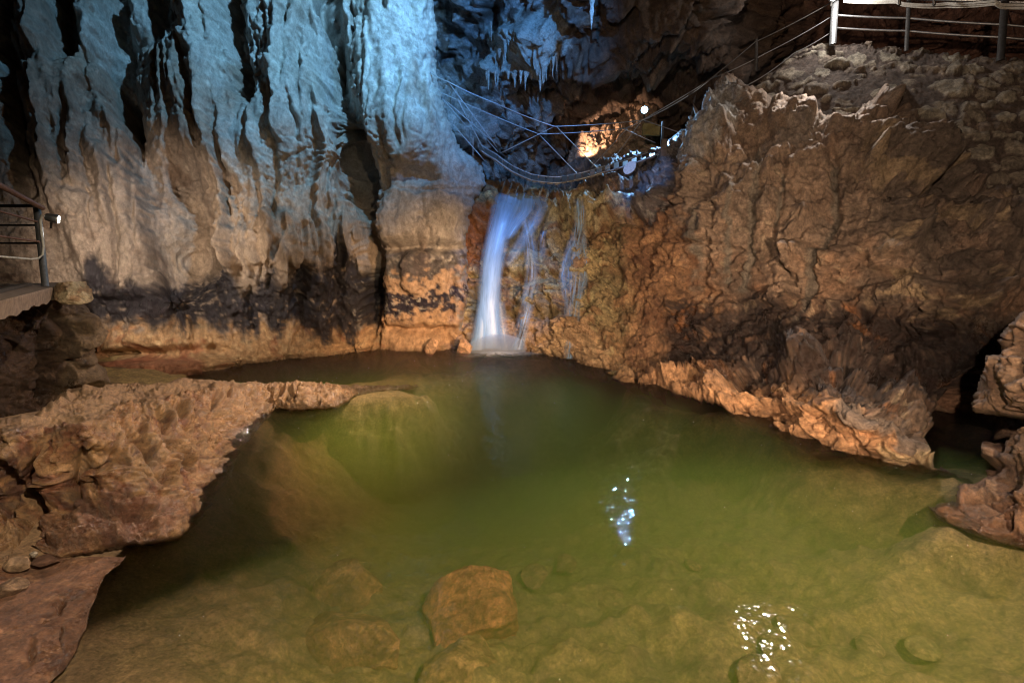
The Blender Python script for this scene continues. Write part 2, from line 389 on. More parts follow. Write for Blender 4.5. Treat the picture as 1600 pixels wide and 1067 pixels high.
# lumpy ends of the upper flows and ragged curtain tips
S.block([(40, 0), (84, 0), (96, 70), (86, 118), (60, 112), (44, 70)], 14, .22)
S.block([(110, -40), (160, -20), (172, 50), (150, 60), (142, 96), (120, 84)], 12, .25)
S.block([(20, 116), (100, 92), (160, 104), (195, 190), (235, 330), (260, 470), (150, 470), (60, 300), (14, 200)], 18, .22)
for k, (x, y0, y1) in enumerate([(395, 340, 415), (412, 330, 440), (430, 330, 410), (452, 330, 425), (478, 330, 470), (500, 330, 455), (508, 360, 420), (540, 330, 410), (556, 330, 400), (345, 340, 440), (372, 350, 420),
        (490, 420, 520), (462, 390, 440), (438, 390, 450), (360, 380, 500), (640, 395, 460)]):
    S.groove([(x, y0), (x+3, (y0+y1)/2), (x+6, y1)], 7+2*(k % 3), -.17)
rg = np.random.default_rng(17)
for k in range(120):      # fine pleats and drip ribs running down the flowstone
    x = rg.uniform(15, 715); y0 = rg.uniform(-120, 260); ln = rg.uniform(70, 260); sl = .16*(1-min(x, 450)/450)+rg.normal()*.03
    if x > 585: y0 = rg.uniform(-100, 130); ln = rg.uniform(60, 150)
    S.groove([(x, y0), (x+sl*ln*.5+rg.normal()*3, y0+ln*.5), (x+sl*ln, y0+ln)], rg.uniform(2.2, 5), rg.uniform(.05, .17)*rg.choice([1, 1, -.8]), warp=.7)
for k in range(46):       # fringe of hanging tips above the stained band
    x = rg.uniform(290, 582); y1 = rg.uniform(395, 455); ln = rg.uniform(40, 95)
    S.groove([(x-rg.uniform(0, 5), y1-ln), (x, y1-ln*.4), (x+1, y1)], rg.uniform(2.5, 5), rg.uniform(.08, .18)*rg.choice([1, -1]), warp=.4)
p = S.p
low = ss(400, 470, Y+S.wy*2).ravel(); base = ss(505, 535, Y).ravel()
big = fbm(p, .9, 4, st=(1, 1, .28)); fold = fbm(p, 1.7, 4, st=(1, 1, .16), ridged=True, off=4)
fine = fbm(p, 5, 4, st=(1, 1, .13), ridged=True, off=8, gain=.6); gr = fbm(p, 5, 6, gain=.6, off=2)
f1, f2, ci = voro(p+.15*fbm(p, 3, 3)[:, None], 3.2, st=(1, 1, .8))
blk = ss(0, .12, f2-f1)
patch = ss(-.1, .25, fbm(p, .8, 3, off=60))
fold2 = fbm(p+.06*fbm(p, 4, 3)[:, None], 3.1, 4, st=(1, 1, .13), ridged=True, off=44)
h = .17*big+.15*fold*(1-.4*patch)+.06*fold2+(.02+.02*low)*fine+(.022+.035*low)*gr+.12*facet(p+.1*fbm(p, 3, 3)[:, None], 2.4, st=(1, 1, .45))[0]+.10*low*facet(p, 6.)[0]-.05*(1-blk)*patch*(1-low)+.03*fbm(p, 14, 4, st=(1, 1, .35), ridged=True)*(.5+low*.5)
f1b, f2b, cib = voro(p+.1*fbm(p, 6, 3)[:, None], 7, st=(1, 1, .6)); h = h+(low*.05)*(f2b-f1b-.3)
# the foot of the columns flares towards the water
h = (h+.22*ss(500, 560, Y.ravel())*(X.ravel() < 590)).reshape(S.sh)
ng = ((X > 590) & (Y > 295)).reshape(S.sh)
h = np.where(ng, h*.55, h)
sh3 = S.sh+(3,)
mot = fbm(p, 2.2, 6, off=31, gain=.62).reshape(S.sh); stk = fbm(p, 2.6, 5, st=(1, 1, .14), off=77).reshape(S.sh); mo2 = fbm(p, 8, 5, off=131, gain=.65).reshape(S.sh)
col = np.tile(np.array([.37, .34, .30]), (X.size, 1)).reshape(sh3)
col = mixc(col, (.26, .23, .19), ss(-.05, .4, mot)*.7); col = mixc(col, (.47, .44, .38), ss(.05, .5, stk)*.6)
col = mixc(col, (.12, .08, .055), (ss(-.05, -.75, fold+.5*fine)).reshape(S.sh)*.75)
col = mixc(col, (.55, .52, .46), ss(.3, .5, mo2)*.5)
col = mixc(col, (.21, .13, .08), ss(.2, .5, fbm(p, 1.1, 4, st=(1, 1, .3), off=91).reshape(S.sh))*.55)
# brown painted on the left half where the blue light is shaded off
m = S.area([(-300, 130), (10, 115), (60, 110), (110, 88), (165, 95), (210, 80), (260, 70), (330, 200), (380, 300), (470, 345), (530, 400), (600, 700), (-300, 700)], 10, 3, 26)
col = mixc(col, (.25, .175, .125), m*.8); col = mixc(col, (.32, .25, .19), m*ss(0, .45, mo2+stk*.5)*.6); col = mixc(col, (.12, .07, .045), m*ss(.15, .5, mot)*.5)
m = S.area([(270, 300), (420, 290), (600, 300), (600, 420), (270, 420)], 25, 3, 26); col = mixc(col, (.40, .29, .2), m*.7)
m = S.area([(590, 180), (700, 200), (740, 300), (720, 390), (590, 390)], 25, 3, 26); col = mixc(col, (.38, .31, .26), m*.5)
# warm base
m = S.area([(-300, 505), (200, 505), (420, 500), (600, 500), (720, 470), (720, 680), (-300, 680)], 14, 3, 26)
col = mixc(col, (.42, .25, .12), m*.9); col = mixc(col, (.58, .40, .22), m*ss(0, .4, mo2)*.7); col = mixc(col, (.33, .12, .06), m*ss(.1, .45, mot)*.6)
# manganese band
bandt = 432-22*ss(380, 480, X)+10*np.sin(X/31.)
m = ss(-16, 16, Y-bandt-stk*46-mo2*22)*ss(-14, 14, 512-Y+stk*40+mo2*18+14*ss(430, 560, X))*ss(120, 150, X)*ss(592, 584, X)
col = mixc(col, (.02, .017, .022), m*ss(-.75, -.25, mo2+mot*.5)*.97)
mr_ = S.area([(594, 396), (655, 392), (725, 398), (722, 430), (660, 432), (600, 440)], 8, 2, 30)
mr2_ = S.area([(600, 452), (720, 446), (712, 484), (640, 494), (604, 500)], 7, 2, 34)
m = np.where(X > 592, np.clip(mr_*.75+mr2_, 0, 1)*ss(-.6, -.1, mo2), 0)
col = mixc(col, (.03, .025, .038), m)
mo = S.area([(600, 430), (722, 425), (722, 452), (600, 455)], 6, 2, 26)+S.area([(598, 490), (718, 480), (720, 550), (598, 550)], 6, 2, 20)
col = mixc(col, (.50, .31, .18), np.clip(mo, 0, 1)*.75)
col = mixc(col, (.35, .13, .08), S.area([(176, 562), (310, 556), (314, 612), (176, 612)], 5, 1, 6)*.7)
wet = (.25+.25*ss(0, .4, mot)+.55*m+.35*ss(410, 450, Y)*ss(560, 500, Y))
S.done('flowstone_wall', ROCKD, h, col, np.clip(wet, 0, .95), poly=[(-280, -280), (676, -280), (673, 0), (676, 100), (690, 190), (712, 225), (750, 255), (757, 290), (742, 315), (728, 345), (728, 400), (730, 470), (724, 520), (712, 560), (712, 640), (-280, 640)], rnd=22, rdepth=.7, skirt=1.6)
tag(bpy.data.objects['flowstone_wall'], kind='structure')

# ================================================================== WATERFALL CLIFF AND RIGHT WALL
def wl(x, y): return (x, y, Yz(x, y, 0))
R_ = Sheet((690, 90, 1880, 800), 2.0, [
 (700, 580, 10.2), (700, 450, 10.5), (700, 300, 11.4), (760, 552, 9.9), (770, 430, 10.3), (770, 305, 10.9), (850, 552, 9.45), (850, 420, 10.1), (850, 300, 10.9), (890, 563, 8.9), (900, 470, 9.5), (930, 310, 10.6),
 (770, 287, 11.6), (850, 270, 12.0), (930, 248, 12.2), (1000, 300, 9.9), (1000, 240, 11.4), (980, 590, 7.6), (980, 500, 8.7), (960, 400, 9.5), (1045, 330, 9.1), (1050, 250, 9.4), (1060, 215, 9.8),
 (1060, 560, 7.9), (1060, 450, 8.3), (1080, 350, 8.3), (1100, 200, 9.2), (1130, 130, 10.2), (1120, 300, 8.0),
 wl(980, 598), wl(1060, 615), wl(1130, 638), wl(1210, 673), wl(1270, 690), wl(1340, 707), wl(1420, 722), wl(1490, 738),
 (1120, 600, None, .2), (1200, 607, None, .36), (1290, 620, None, .5), (1350, 648, None, .42), (1420, 682, None, .28), (1480, 716, None, .1),
 (1200, 500, 7.2), (1200, 400, 7.35), (1200, 300, 7.7), (1200, 200, 8.4), (1200, 140, 9.0), (1300, 500, 6.5), (1300, 400, 6.7), (1300, 300, 7.1), (1300, 200, 7.8), (1390, 165, 7.8),
 (1400, 560, 5.9), (1400, 450, 6.05), (1400, 300, 6.5), (1500, 560, 5.3), (1500, 420, 5.5), (1500, 300, 7.0), (1600, 560, 4.9), (1600, 400, 5.6), (1600, 290, 6.95), (1520, 660, 5.1), (1600, 700, 4.7), (1850, 500, 4.4), (1850, 300, 6.3), (1850, 700, 4.0),
 (1500, 780, 4.2), (1300, 780, 4.0), (1130, 720, 5.2), (980, 660, 6.6), (1700, 100, 7.5), (1400, 100, 8.6)])
X, Y = R_.X, R_.Yp
for pts, w, d in [
 ([(800, 330), (812, 400), (805, 470), (812, 540)], 7, .16), ([(835, 305), (838, 370), (846, 430)], 5, .14), ([(875, 300), (880, 360), (872, 430), (880, 500)], 7, .2), ([(918, 320), (915, 400), (905, 470)], 6, .16),
 ([(730, 430), (790, 425), (860, 432), (960, 428)], 5, .16), ([(780, 372), (850, 380), (905, 372), (970, 335)], 4, .12), ([(740, 492), (830, 490), (900, 495)], 4, .12),
 ([(960, 335), (1010, 345), (1045, 320)], 6, .22), ([(870, 340), (930, 330), (965, 318)], 4, .12), ([(850, 400), (870, 385), (890, 410), (880, 440)], 6, .2),
 ([(1048, 230), (1046, 300), (1050, 345)], 6, .22), ([(955, 340), (960, 420), (958, 500), (975, 570)], 6, .15), ([(1040, 350), (1010, 420), (980, 470)], 5, .16),
 ([(985, 330), (1000, 370), (985, 430), (978, 500)], 4, .1),
 ([(965, 470), (1030, 462), (1090, 452), (1160, 457), (1240, 440), (1310, 426), (1400, 422)], 3.2, .06), ([(1130, 470), (1190, 455)], 5, .14),
 ([(1105, 260), (1112, 330), (1106, 400), (1098, 470)], 5, .12), ([(1110, 218), (1100, 260)], 5, .15), ([(1180, 200), (1185, 280), (1170, 360), (1172, 430)], 5, .14), ([(1225, 230), (1222, 320), (1208, 400)], 4, .1),
 ([(1302, 235), (1308, 270), (1298, 330), (1280, 400), (1262, 470)], 6, .22), ([(1255, 330), (1250, 390)], 4, .08), ([(1395, 200), (1385, 260), (1400, 330)], 4, .08), ([(1450, 300), (1455, 360)], 5, .06),
 ([(1465, 740), (1500, 690), (1520, 640), (1545, 560), (1590, 490)], 26, .75), ([(1300, 616), (1370, 644), (1440, 680), (1500, 722)], 7, .15),
 ([(1075, 598), (1100, 612), (1108, 625)], 3, .08), ([(1200, 655), (1212, 680)], 5, .12), ([(1360, 660), (1348, 705)], 3, .07), ([(890, 540), (930, 560), (980, 580)], 5, .12), ([(1330, 480), (1400, 520), (1480, 530)], 6, .15),
 ([(1160, 560), (1230, 590)], 5, .12), ([(1380, 560), (1450, 600), (1500, 640)], 8, .2)]:
    R_.groove(pts, w, d)
R_.block([(770, 320), (835, 325), (840, 372), (800, 380), (775, 360)], 8, .2); R_.block([(778, 385), (835, 384), (855, 425), (790, 428)], 8, .22)
R_.block([(790, 440), (870, 436), (880, 488), (790, 488)], 8, .16); R_.block([(800, 496), (905, 494), (935, 545), (990, 588), (900, 572), (815, 553)], 12, .3)
R_.block([(905, 312), (955, 306), (965, 335), (905, 352)], 6, .22); R_.block([(850, 312), (895, 312), (898, 365), (845, 370)], 6, .16); R_.block([(885, 380), (930, 370), (925, 430), (890, 440)], 8, .2)
R_.block([(715, 300), (745, 280), (782, 305), (778, 330), (745, 350), (720, 380)], 9, .4); R_.block([(718, 440), (738, 430), (748, 545), (715, 548)], 6, .25)
R_.block([(980, 320), (1040, 285), (1050, 330), (1010, 350)], 8, .25); R_.block([(1055, 230), (1115, 175), (1160, 190), (1110, 230), (1090, 300), (1055, 290)], 12, .2)
R_.block([(1110, 300), (1165, 280), (1160, 450), (1100, 450)], 14, .12); R_.block([(1180, 300), (1240, 260), (1290, 330), (1270, 420), (1180, 430)], 18, .12)
R_.block([(1100, 290), (1230, 225), (1395, 168), (1400, 180), (1250, 270), (1120, 320)], 10, .1)
R_.block([(1280, 625), (1300, 622), (1500, 732), (1480, 745), (1340, 712), (1212, 676), (1240, 640)], 10, .05); R_.block([(985, 598), (1130, 600), (1180, 612), (1190, 660), (1130, 640)], 8, .12)
for (a, b, r_) in [(1330, 540, 20), (1420, 500, 14), (1455, 480, 12), (1490, 500, 14), (1370, 500, 12), (1400, 610, 30), (1250, 560, 24), (1180, 540, 20), (1450, 560, 18), (1470, 620, 22), (1340, 590, 18)]:
    R_.block([(a+r_*math.cos(q), b+r_*.9*math.sin(q)) for q in np.linspace(0, 6, 9)], 9, .12)
p = R_.p
wfz = (ss(1010, 960, X+R_.wx*2)*ss(285, 300, Y)).ravel()          # blocky wet cliff behind the fall
lowr = (ss(430, 500, Y+R_.wy*2)).ravel()
big = fbm(p, .8, 4); mid = fbm(p, 2.2, 5, ridged=True, off=5, gain=.55); gr = fbm(p, 6, 6, gain=.62, off=22)
wp = p+.25*np.stack([fbm(p, 1.8, 3, off=k) for k in (1, 2, 3)], 1)
f1, f2, ci = voro(wp, 1.9, st=(1, .6, 1.25)); g1, g2, gi = voro(wp+5, 4.6, st=(1, .7, 1.3))
crk = ss(0, .09, f2-f1); crk2 = ss(0, .12, g2-g1)
diag = fbm(np.stack([p[:, 0]+.6*p[:, 2], p[:, 1], p[:, 2]-.35*p[:, 0]], 1), 1.6, 5, st=(.45, 1, 1.5), ridged=True, off=14)
h = .13*big+.07*mid+.05*gr+.05*diag*(1-wfz)+wfz*(.17*(J[ci][:, 0]-.5)*crk-.10*(1-crk)+.08*(J[gi][:, 1]-.5)*crk2-.05*(1-crk2))+(1-wfz)*(-.05*(1-crk2)*(.3+lowr)-.06*(1-crk)+.09*(J[gi][:, 1]-.5)*crk2*(.35+.65*lowr)+.13*(J[ci][:, 2]-.5)*crk)
fa, fe = facet(p+.12*np.stack([fbm(p, 2.5, 3, off=k) for k in (1, 2, 3)], 1), 1.15, st=(1, .7, 1.2)); fb, fe2 = facet(p+.05*np.stack([fbm(p, 6, 3, off=k) for k in (4, 5, 6)], 1), 4.2, seed=2)
h = h*.75+(.40*fa+.40*fb)*(1-.3*wfz)-.06*(1-ss(0, .07, fe))-.012*(1-ss(0, .1, fe2))
h = h.reshape(R_.sh)
sh3 = R_.sh+(3,)
mot = fbm(p, 1.8, 6, off=31, gain=.62).reshape(R_.sh); mo2 = fbm(p, 6, 5, off=131, gain=.66).reshape(R_.sh); stk = fbm(p, 2.2, 5, st=(1, 1, .16), off=77).reshape(R_.sh); mo3 = fbm(p, .9, 4, off=210).reshape(R_.sh)
col = np.tile(np.array([.24, .15, .095]), (X.size, 1)).reshape(sh3)
col = mixc(col, (.36, .22, .135), ss(-.05, .45, mot)*.7); col = mixc(col, (.12, .09, .07), ss(.1, .4, mo3)*.6); col = mixc(col, (.42, .33, .22), ss(.28, .5, mo2+.3*mot)*.6); col = mixc(col, (.25, .11, .05), ss(.15, .5, -mot+.2*mo2)*.4)
col = mixc(col, (.37, .31, .245), ss(440, 380, Y+mo3*90+mot*40)*ss(1040, 1100, X)*.35); col = mixc(col, (.14, .10, .075), ss(.05, .35, fbm(p, 2.4, 6, off=500, gain=.6).reshape(R_.sh))*.55)
# dull clay on the upper right, running down in streaks
m = R_.area([(1330, 220), (1450, 200), (1880, 200), (1880, 560), (1560, 560), (1500, 520), (1360, 460), (1380, 340)], 30, 4, 34)
col = mixc(col, (.115, .09, .07), m*.85*ss(-.5, .1, mot+.4*mo2)); col = mixc(col, (.38, .28, .17), m*ss(.26, .42, fbm(p, 1.5, 5, st=(1, 1, 2.2), off=300).reshape(R_.sh))*.8)
for pts, w in [([(1305, 260), (1300, 330), (1280, 400), (1258, 470), (1250, 520)], 8), ([(1185, 230), (1176, 330), (1165, 450)], 9), ([(1090, 330), (1092, 400), (1088, 450)], 10), ([(1140, 300), (1135, 440)], 6), ([(1225, 280), (1218, 350)], 5)]:
    d, T = polyline_d(X+R_.wx+R_.hx*5, Y, pts); col = mixc(col, (.2, .175, .14), ss(w, w*.4, d)*.85)
m = R_.area([(930, 300), (1060, 330), (1110, 470), (1100, 560), (1250, 590), (1500, 740), (1300, 800), (900, 800), (930, 560), (920, 430)], 22, 4, 30)
col = mixc(col, (.29, .15, .07), m*.75); col = mixc(col, (.14, .065, .035), m*ss(-.1, .35, mot)*.8); col = mixc(col, (.5, .29, .14), m*ss(.12, .45, mo2)*.6)
# lower band: dark crust over burnt orange
m = ss(452, 492, Y-mo2*40-stk*40-30*ss(1300, 1500, X))*ss(1010, 1060, X+mo2*30)*ss(625, 570, Y+mo2*30+stk*20-35*ss(1200, 1400, X))
col = mixc(col, (.03, .02, .018), m*ss(-.9, -.25, mo2+mot*.6)*.95); col = mixc(col, (.3, .13, .05), m*ss(.28, .55, mot)*.6)
m = R_.area([(975, 592), (1140, 600), (1290, 622), (1500, 735), (1480, 800), (960, 800)], 5, 1, 10)
col = mixc(col, (.46, .25, .125), m*.85); col = mixc(col, (.2, .1, .055), m*ss(.1, .4, mot)*.7); 
col = mixc(col, (.16, .13, .11), R_.area([(1290, 615), (1330, 630), (1500, 728), (1480, 738), (1400, 690), (1320, 655)], 5, 1, 16)*.85)
col = mixc(col, (.5, .38, .22), R_.area([(1370, 700), (1440, 700), (1480, 730), (1460, 742), (1380, 722)], 5, 1, 16)*.7)
# waterfall cliff: yellow, rust and brown blocks
m = (ss(1000, 950, X+R_.wx*2+R_.hx*20)*ss(288, 300, Y))
bc = J[gi]; bcol = np.array([.30, .17, .08])*(1-bc[:, :1])+np.array([.42, .34, .17])*bc[:, :1]
bcol = bcol*(.55+.8*J[ci][:, 1:2]); bcol[(1-crk2)+(1-crk) > .8] *= .45
col = col*(1-m[..., None])+bcol.reshape(sh3)*m[..., None]
col = mixc(col, (.14, .06, .03), m*ss(.1, .4, mot)*.6)
col = mixc(col, (.56, .5, .3), R_.area([(785, 330), (840, 320), (905, 310), (965, 305), (960, 335), (850, 350), (838, 372), (846, 425), (790, 425)], 8, 2, 24)*.5)
col = mixc(col, (.33, .13, .05), R_.area([(715, 350), (775, 325), (785, 300), (770, 380), (740, 420), (715, 420)], 6, 1, 10)*.8)
col = mixc(col, (.5, .31, .17), R_.area([(700, 510), (745, 500), (830, 495), (920, 500), (990, 590), (700, 560)], 8, 1, 16)*.7)
# pale crust on the shoulder right of the bridge, wet blue-black rock by the lip
col = mixc(col, (.36, .36, .34), R_.area([(1062, 215), (1105, 165), (1130, 130), (1165, 135), (1160, 185), (1105, 225), (1085, 270), (1065, 265)], 8, 2, 20)*.8)
m = R_.area([(955, 290), (1060, 215), (1050, 330), (1010, 348), (975, 320)], 8, 2, 20); col = mixc(col, (.10, .10, .11), m*.85); col = mixc(col, (.35, .33, .30), m*ss(.15, .4, mo2)*.8)
m2 = R_.area([(750, 295), (850, 268), (940, 245), (1060, 210), (1060, 240), (960, 280), (940, 300), (850, 297)], 6, 1, 10); col = mixc(col, (.1, .095, .09), m2*.8)
cr_ = R_.area([(1190, 222), (1240, 190), (1395, 160), (1402, 172), (1340, 190), (1240, 232), (1190, 245)], 6, 2, 16); col = mixc(col, (.30, .26, .22), cr_*.6); h = h+cr_*.015*fbm(p, 18, 3, ridged=True).reshape(R_.sh)
bwet = ss(470, 500, Y)*ss(.0, .35, mo2+.4)*ss(1000, 1060, X)*ss(620, 590, Y)
wet = np.clip(.15+.5*m+.6*bwet+.5*m2+.4*ss(440, 520, Y)*ss(0, .4, mot)+.35*wfz.reshape(R_.sh), 0, .9)
R_.done('cave_wall', ROCK, h, col, wet, poly=[(692, 260), (722, 280), (750, 288), (775, 283), (820, 274), (860, 266), (905, 256), (935, 250), (985, 238), (1015, 236), (1045, 226), (1058, 210), (1080, 185), (1105, 165), (1118, 132), (1150, 122), (1165, 140), (1200, 148), (1235, 158), (1290, 178), (1345, 164), (1395, 158), (1420, 180), (1440, 225), (1475, 268), (1510, 290), (1600, 300), (1880, 310), (1880, 860), (1600, 830), (1500, 752), (1420, 738), (1340, 722), (1270, 703), (1210, 685), (1130, 648), (1060, 624), (980, 605), (930, 590), (860, 570), (800, 566), (692, 566)], rnd=9, rdepth=.35, skirt=1.2, warp=.5)
tag(bpy.data.objects['cave_wall'], kind='structure')

# ================================================================== BACK OF THE CAVE, ROOF
B_ = Sheet((590, -420, 1920, 340), 2.6, [
 (600, 300, 12), (700, 100, 12.3), (700, 250, 11.6), (700, -300, 10.5), (760, 200, 12), (770, 100, 11.8), (800, 40, 11.6), (850, 100, 12), (800, 300, 14.5), (860, 240, 14.5), (880, 180, 13.2), (800, -100, 10.8),
 (1000, 230, 16), (1000, 180, 15.5), (1080, 180, 14), (1150, 250, 13), (950, 100, 11.3), (1000, 30, 10.5), (1100, 60, 10.5), (1150, 100, 11.2), (1000, -150, 8.8), (1000, -400, 7.0), (1250, 60, 12.5), (1250, -60, 11), (1350, 60, 13), (1500, 60, 11.5), (1700, 60, 10.5), (1900, 60, 9),
 (1300, -300, 8.5), (1600, -200, 8.5), (1900, -300, 7.5), (600, -400, 9.5), (1400, 300, 13), (1900, 300, 9.5)])
X, Y = B_.X, B_.Yp
for pts, w, d in [([(690, 40), (735, 80), (760, 30), (790, -30)], 11, .5), ([(690, 110), (730, 120), (760, 160)], 8, .4), ([(760, 0), (770, 60), (745, 110)], 7, .35), ([(870, 130), (860, 200), (820, 260)], 9, .4), ([(770, 190), (800, 160), (850, 140), (880, 120)], 6, .35),
 ([(700, 230), (740, 250), (790, 240)], 9, .45), ([(900, 160), (960, 110), (1000, 70), (1060, 30), (1110, -20)], 7, .35), ([(960, 170), (1040, 130), (1120, 110), (1190, 60)], 10, .5), ([(1010, 10), (1070, -30)], 8, .3), ([(1100, 60), (1160, 20), (1220, -60)], 8, .35),
 ([(840, 190), (855, 150)], 6, .3), ([(1480, 30), (1500, 60)], 8, .3), ([(1540, 10), (1590, 60)], 6, .2)]:
    B_.groove(pts, w, d)
B_.block([(758, 48), (870, 20), (882, 60), (862, 100), (840, 118), (756, 124)], 9, .45)
B_.block([(700, 50), (722, 52), (724, 76), (700, 78)], 6, .3); B_.block([(808, 160), (884, 150), (876, 195), (820, 200)], 7, .35); B_.block([(745, 160), (775, 165), (778, 185), (748, 185)], 6, .3); B_.block([(700, -20), (770, -20), (760, 30), (705, 40)], 8, .3)
B_.block([(700, 200), (760, 196), (770, 225), (710, 240)], 6, .25); B_.block([(880, 90), (1000, 20), (1100, -20), (1060, 60), (960, 130)], 18, .4); B_.block([(1080, 90), (1160, 70), (1180, 110), (1110, 130), (1040, 140)], 10, .3)
p = B_.p
lft = ss(900, 840, X+B_.wx*2).ravel()
wp = p+.35*np.stack([fbm(p, 1.2, 3, off=k) for k in (1, 2, 3)], 1)
f1, f2, ci = voro(wp, 1.25, st=(1, 1, 1)); g1, g2, gi = voro(wp+3, 3.3); crk = ss(0, .1, f2-f1); crk2 = ss(0, .12, g2-g1)
diag = fbm(np.stack([p[:, 0]*.7+.7*p[:, 2], p[:, 1], .7*p[:, 2]-.7*p[:, 0]], 1), 1.1, 5, st=(.4, 1, 1.6), ridged=True, off=14)
h = .45*facet(wp, 1.1, seed=5)[0]+.4*facet(wp, 3.1, seed=6)[0]+.25*fbm(p, .6, 4)+.16*diag+.10*fbm(p, 3, 6, gain=.6)+.16*(J[ci][:, 0]-.5)*crk*(.4+lft)+.11*(J[gi][:, 0]-.5)*crk2-.05*(1-crk2)
h = h.reshape(B_.sh)
mot = fbm(p, 1.2, 6, off=31, gain=.62).reshape(B_.sh); mo2 = fbm(p, 4, 5, off=131, gain=.66).reshape(B_.sh)
col = np.tile(np.array([.10, .07, .052]), (X.size, 1)).reshape(B_.sh+(3,))
col = mixc(col, (.22, .15, .1), ss(.05, .5, mot)*.7); col = mixc(col, (.05, .045, .04), ss(.1, .4, mo2)*.6)
m = ss(900, 850, X+B_.wx*3+B_.hx*24+(Y-100)*.25); col = mixc(col, (.28, .27, .26), m*ss(-.25, .15, mo2+.4*mot)); 
m = B_.area([(756, 40), (880, 10), (890, 60), (860, 110), (830, 124), (756, 126)], 6, 1, 14); col = mixc(col, (.38, .4, .36), m*.85)
m = ss(1180, 1320, X+B_.hx*20); col = mixc(col, (.26, .13, .085), m*.85); col = mixc(col, (.14, .06, .04), m*ss(0, .35, mo2)*.7)
B_.done('cave_roof', ROCK, h, col, np.clip(.2+.5*ss(.1, .4, mot), 0, .9), skirt=0)
tag(bpy.data.objects['cave_roof'], kind='structure')
# ================================================================== LEFT LEDGE
def zc(x, y, z): return (x, y, None, z)
lc = [(200, 645, .68, 300, 772), (250, 632, .64, 318, 750), (295, 618, .54, 333, 722), (335, 610, .44, 350, 690), (375, 606, .33, 388, 655), (430, 604, .2, 432, 634), (480, 606, .12, 478, 636)]
fc = [zc(398, 668, -.15), zc(354, 707, -.15), zc(336, 746, -.15), zc(313, 780, -.15), zc(297, 810, -.12)]
for x, y, z, x2, y2 in lc:
    a, b = P(x, y, z=z), P(x2, y2, z=0)
    for f, g_ in ((1, 1), (.35, .8), (.15, .4)):
        q = b*(1-f)+a*f; q[2] = z*g_; u, v = proj(q); fc.append((u, v, q[1]))
L_ = Sheet((-230, 560, 700, 1000), 1.6, fc+[
 zc(-200, 660, .95), zc(0, 656, .88), zc(60, 648, .85), zc(100, 615, .72), zc(200, 604, .62), zc(300, 599, .42), zc(360, 599, .33), zc(430, 601, .16), zc(500, 603, .05), zc(560, 606, .0), zc(640, 604, -.06),
 zc(30, 672, .86), zc(130, 668, .84), zc(515, 638, -.02), zc(465, 634, 0), zc(428, 632, 0), zc(385, 655, 0), zc(345, 692, 0), zc(325, 740, 0), zc(302, 770, 0), zc(286, 800, 0),
 zc(266, 838, .02), zc(200, 862, .03), zc(110, 880, .06), zc(60, 862, .1), zc(0, 905, .1), zc(-200, 1000, .1), (150, 740, 3.12), (60, 740, 3.0), (150, 820, 2.85), (0, 780, 2.9), (-200, 800, 2.6), (230, 720, 3.3)])
X, Y = L_.X, L_.Yp
for pts, w, d in [([(130, 690), (128, 740), (118, 790)], 6, .13), ([(62, 700), (58, 760), (50, 830), (20, 890)], 9, .2), ([(140, 795), (180, 815), (240, 808)], 5, .09), ([(170, 668), (215, 700), (255, 760), (280, 790)], 5, .08),
 ([(215, 650), (250, 700), (285, 750)], 4, .06), ([(20, 690), (25, 760), (10, 820)], 7, .12), ([(250, 640), (275, 690), (292, 740)], 4, .06), ([(300, 630), (318, 680)], 5, .06), ([(345, 620), (352, 665)], 4, .07), ([(395, 612), (400, 640)], 4, .05), ([(420, 606), (424, 628)], 4, .05),
 ([(130, 700), (170, 705), (200, 730)], 4, .07), ([(455, 612), (458, 632)], 4, .05), ([(280, 720), (240, 790)], 4, .05), ([(60, 800), (100, 795), (130, 800)], 5, .08)]:
    L_.groove(pts, w, d)
rl = np.random.default_rng(3)
for k in range(34):
    f = rl.uniform(.3, len(lc)-1.01); i = int(f); g_ = f-i; a = np.array(lc[i])*(1-g_)+np.array(lc[i+1])*g_; s_ = 1 if a[0] < 340 else .6
    L_.groove([(a[0], a[1]+4), ((a[0]+a[3])/2+rl.normal()*4, (a[1]+a[4])/2-4), (a[3]-3, a[4])], rl.uniform(2.5, 5)*s_, rl.uniform(.04, .12), warp=.5)
q12 = np.linspace(0, 2*math.pi, 12, endpoint=False)
def blob(cx, cy, rx, ry, e, a, S=L_): S.block([(cx+rx*math.cos(q), cy+ry*math.sin(q)) for q in q12], e, a)
blob(94, 740, 32, 55, 26, .11); blob(170, 740, 28, 22, 14, .07); blob(195, 770, 40, 40, 18, .07); blob(140, 840, 70, 34, 20, .1); blob(250, 800, 40, 40, 18, .06); blob(155, 785, 20, 14, 9, .05); blob(30, 720, 18, 30, 12, .06); blob(30, 830, 25, 30, 12, .06)
blob(268, 725, 14, 26, 8, .05); blob(228, 690, 16, 26, 9, .05)
p = L_.p
top = (1-L_.area([(-230, 672), (0, 668), (130, 664), (200, 645), (250, 632), (300, 616), (350, 607), (420, 603), (520, 606), (600, 640), (400, 900), (-230, 1000)], 5, .4, 3)).ravel()
wp = p+.06*np.stack([fbm(p, 5, 3, off=k) for k in (1, 2, 3)], 1)
g1, g2, gi = voro(wp, 7, st=(1, 1, .7)); crk2 = ss(0, .16, g2-g1)
flow = fbm(p+.1*fbm(p, 3, 3)[:, None], 5.5, 4, st=(1, 1, .32), ridged=True, off=3)
near = ss(330, 250, X).ravel()
flute = fbm(np.stack([p[:, 0]*.5+p[:, 1]*.9, p[:, 0]*0, p[:, 2]*.22], 1)+.04*fbm(p, 6, 3)[:, None], 6.5, 4, ridged=True, off=33, gain=.55)
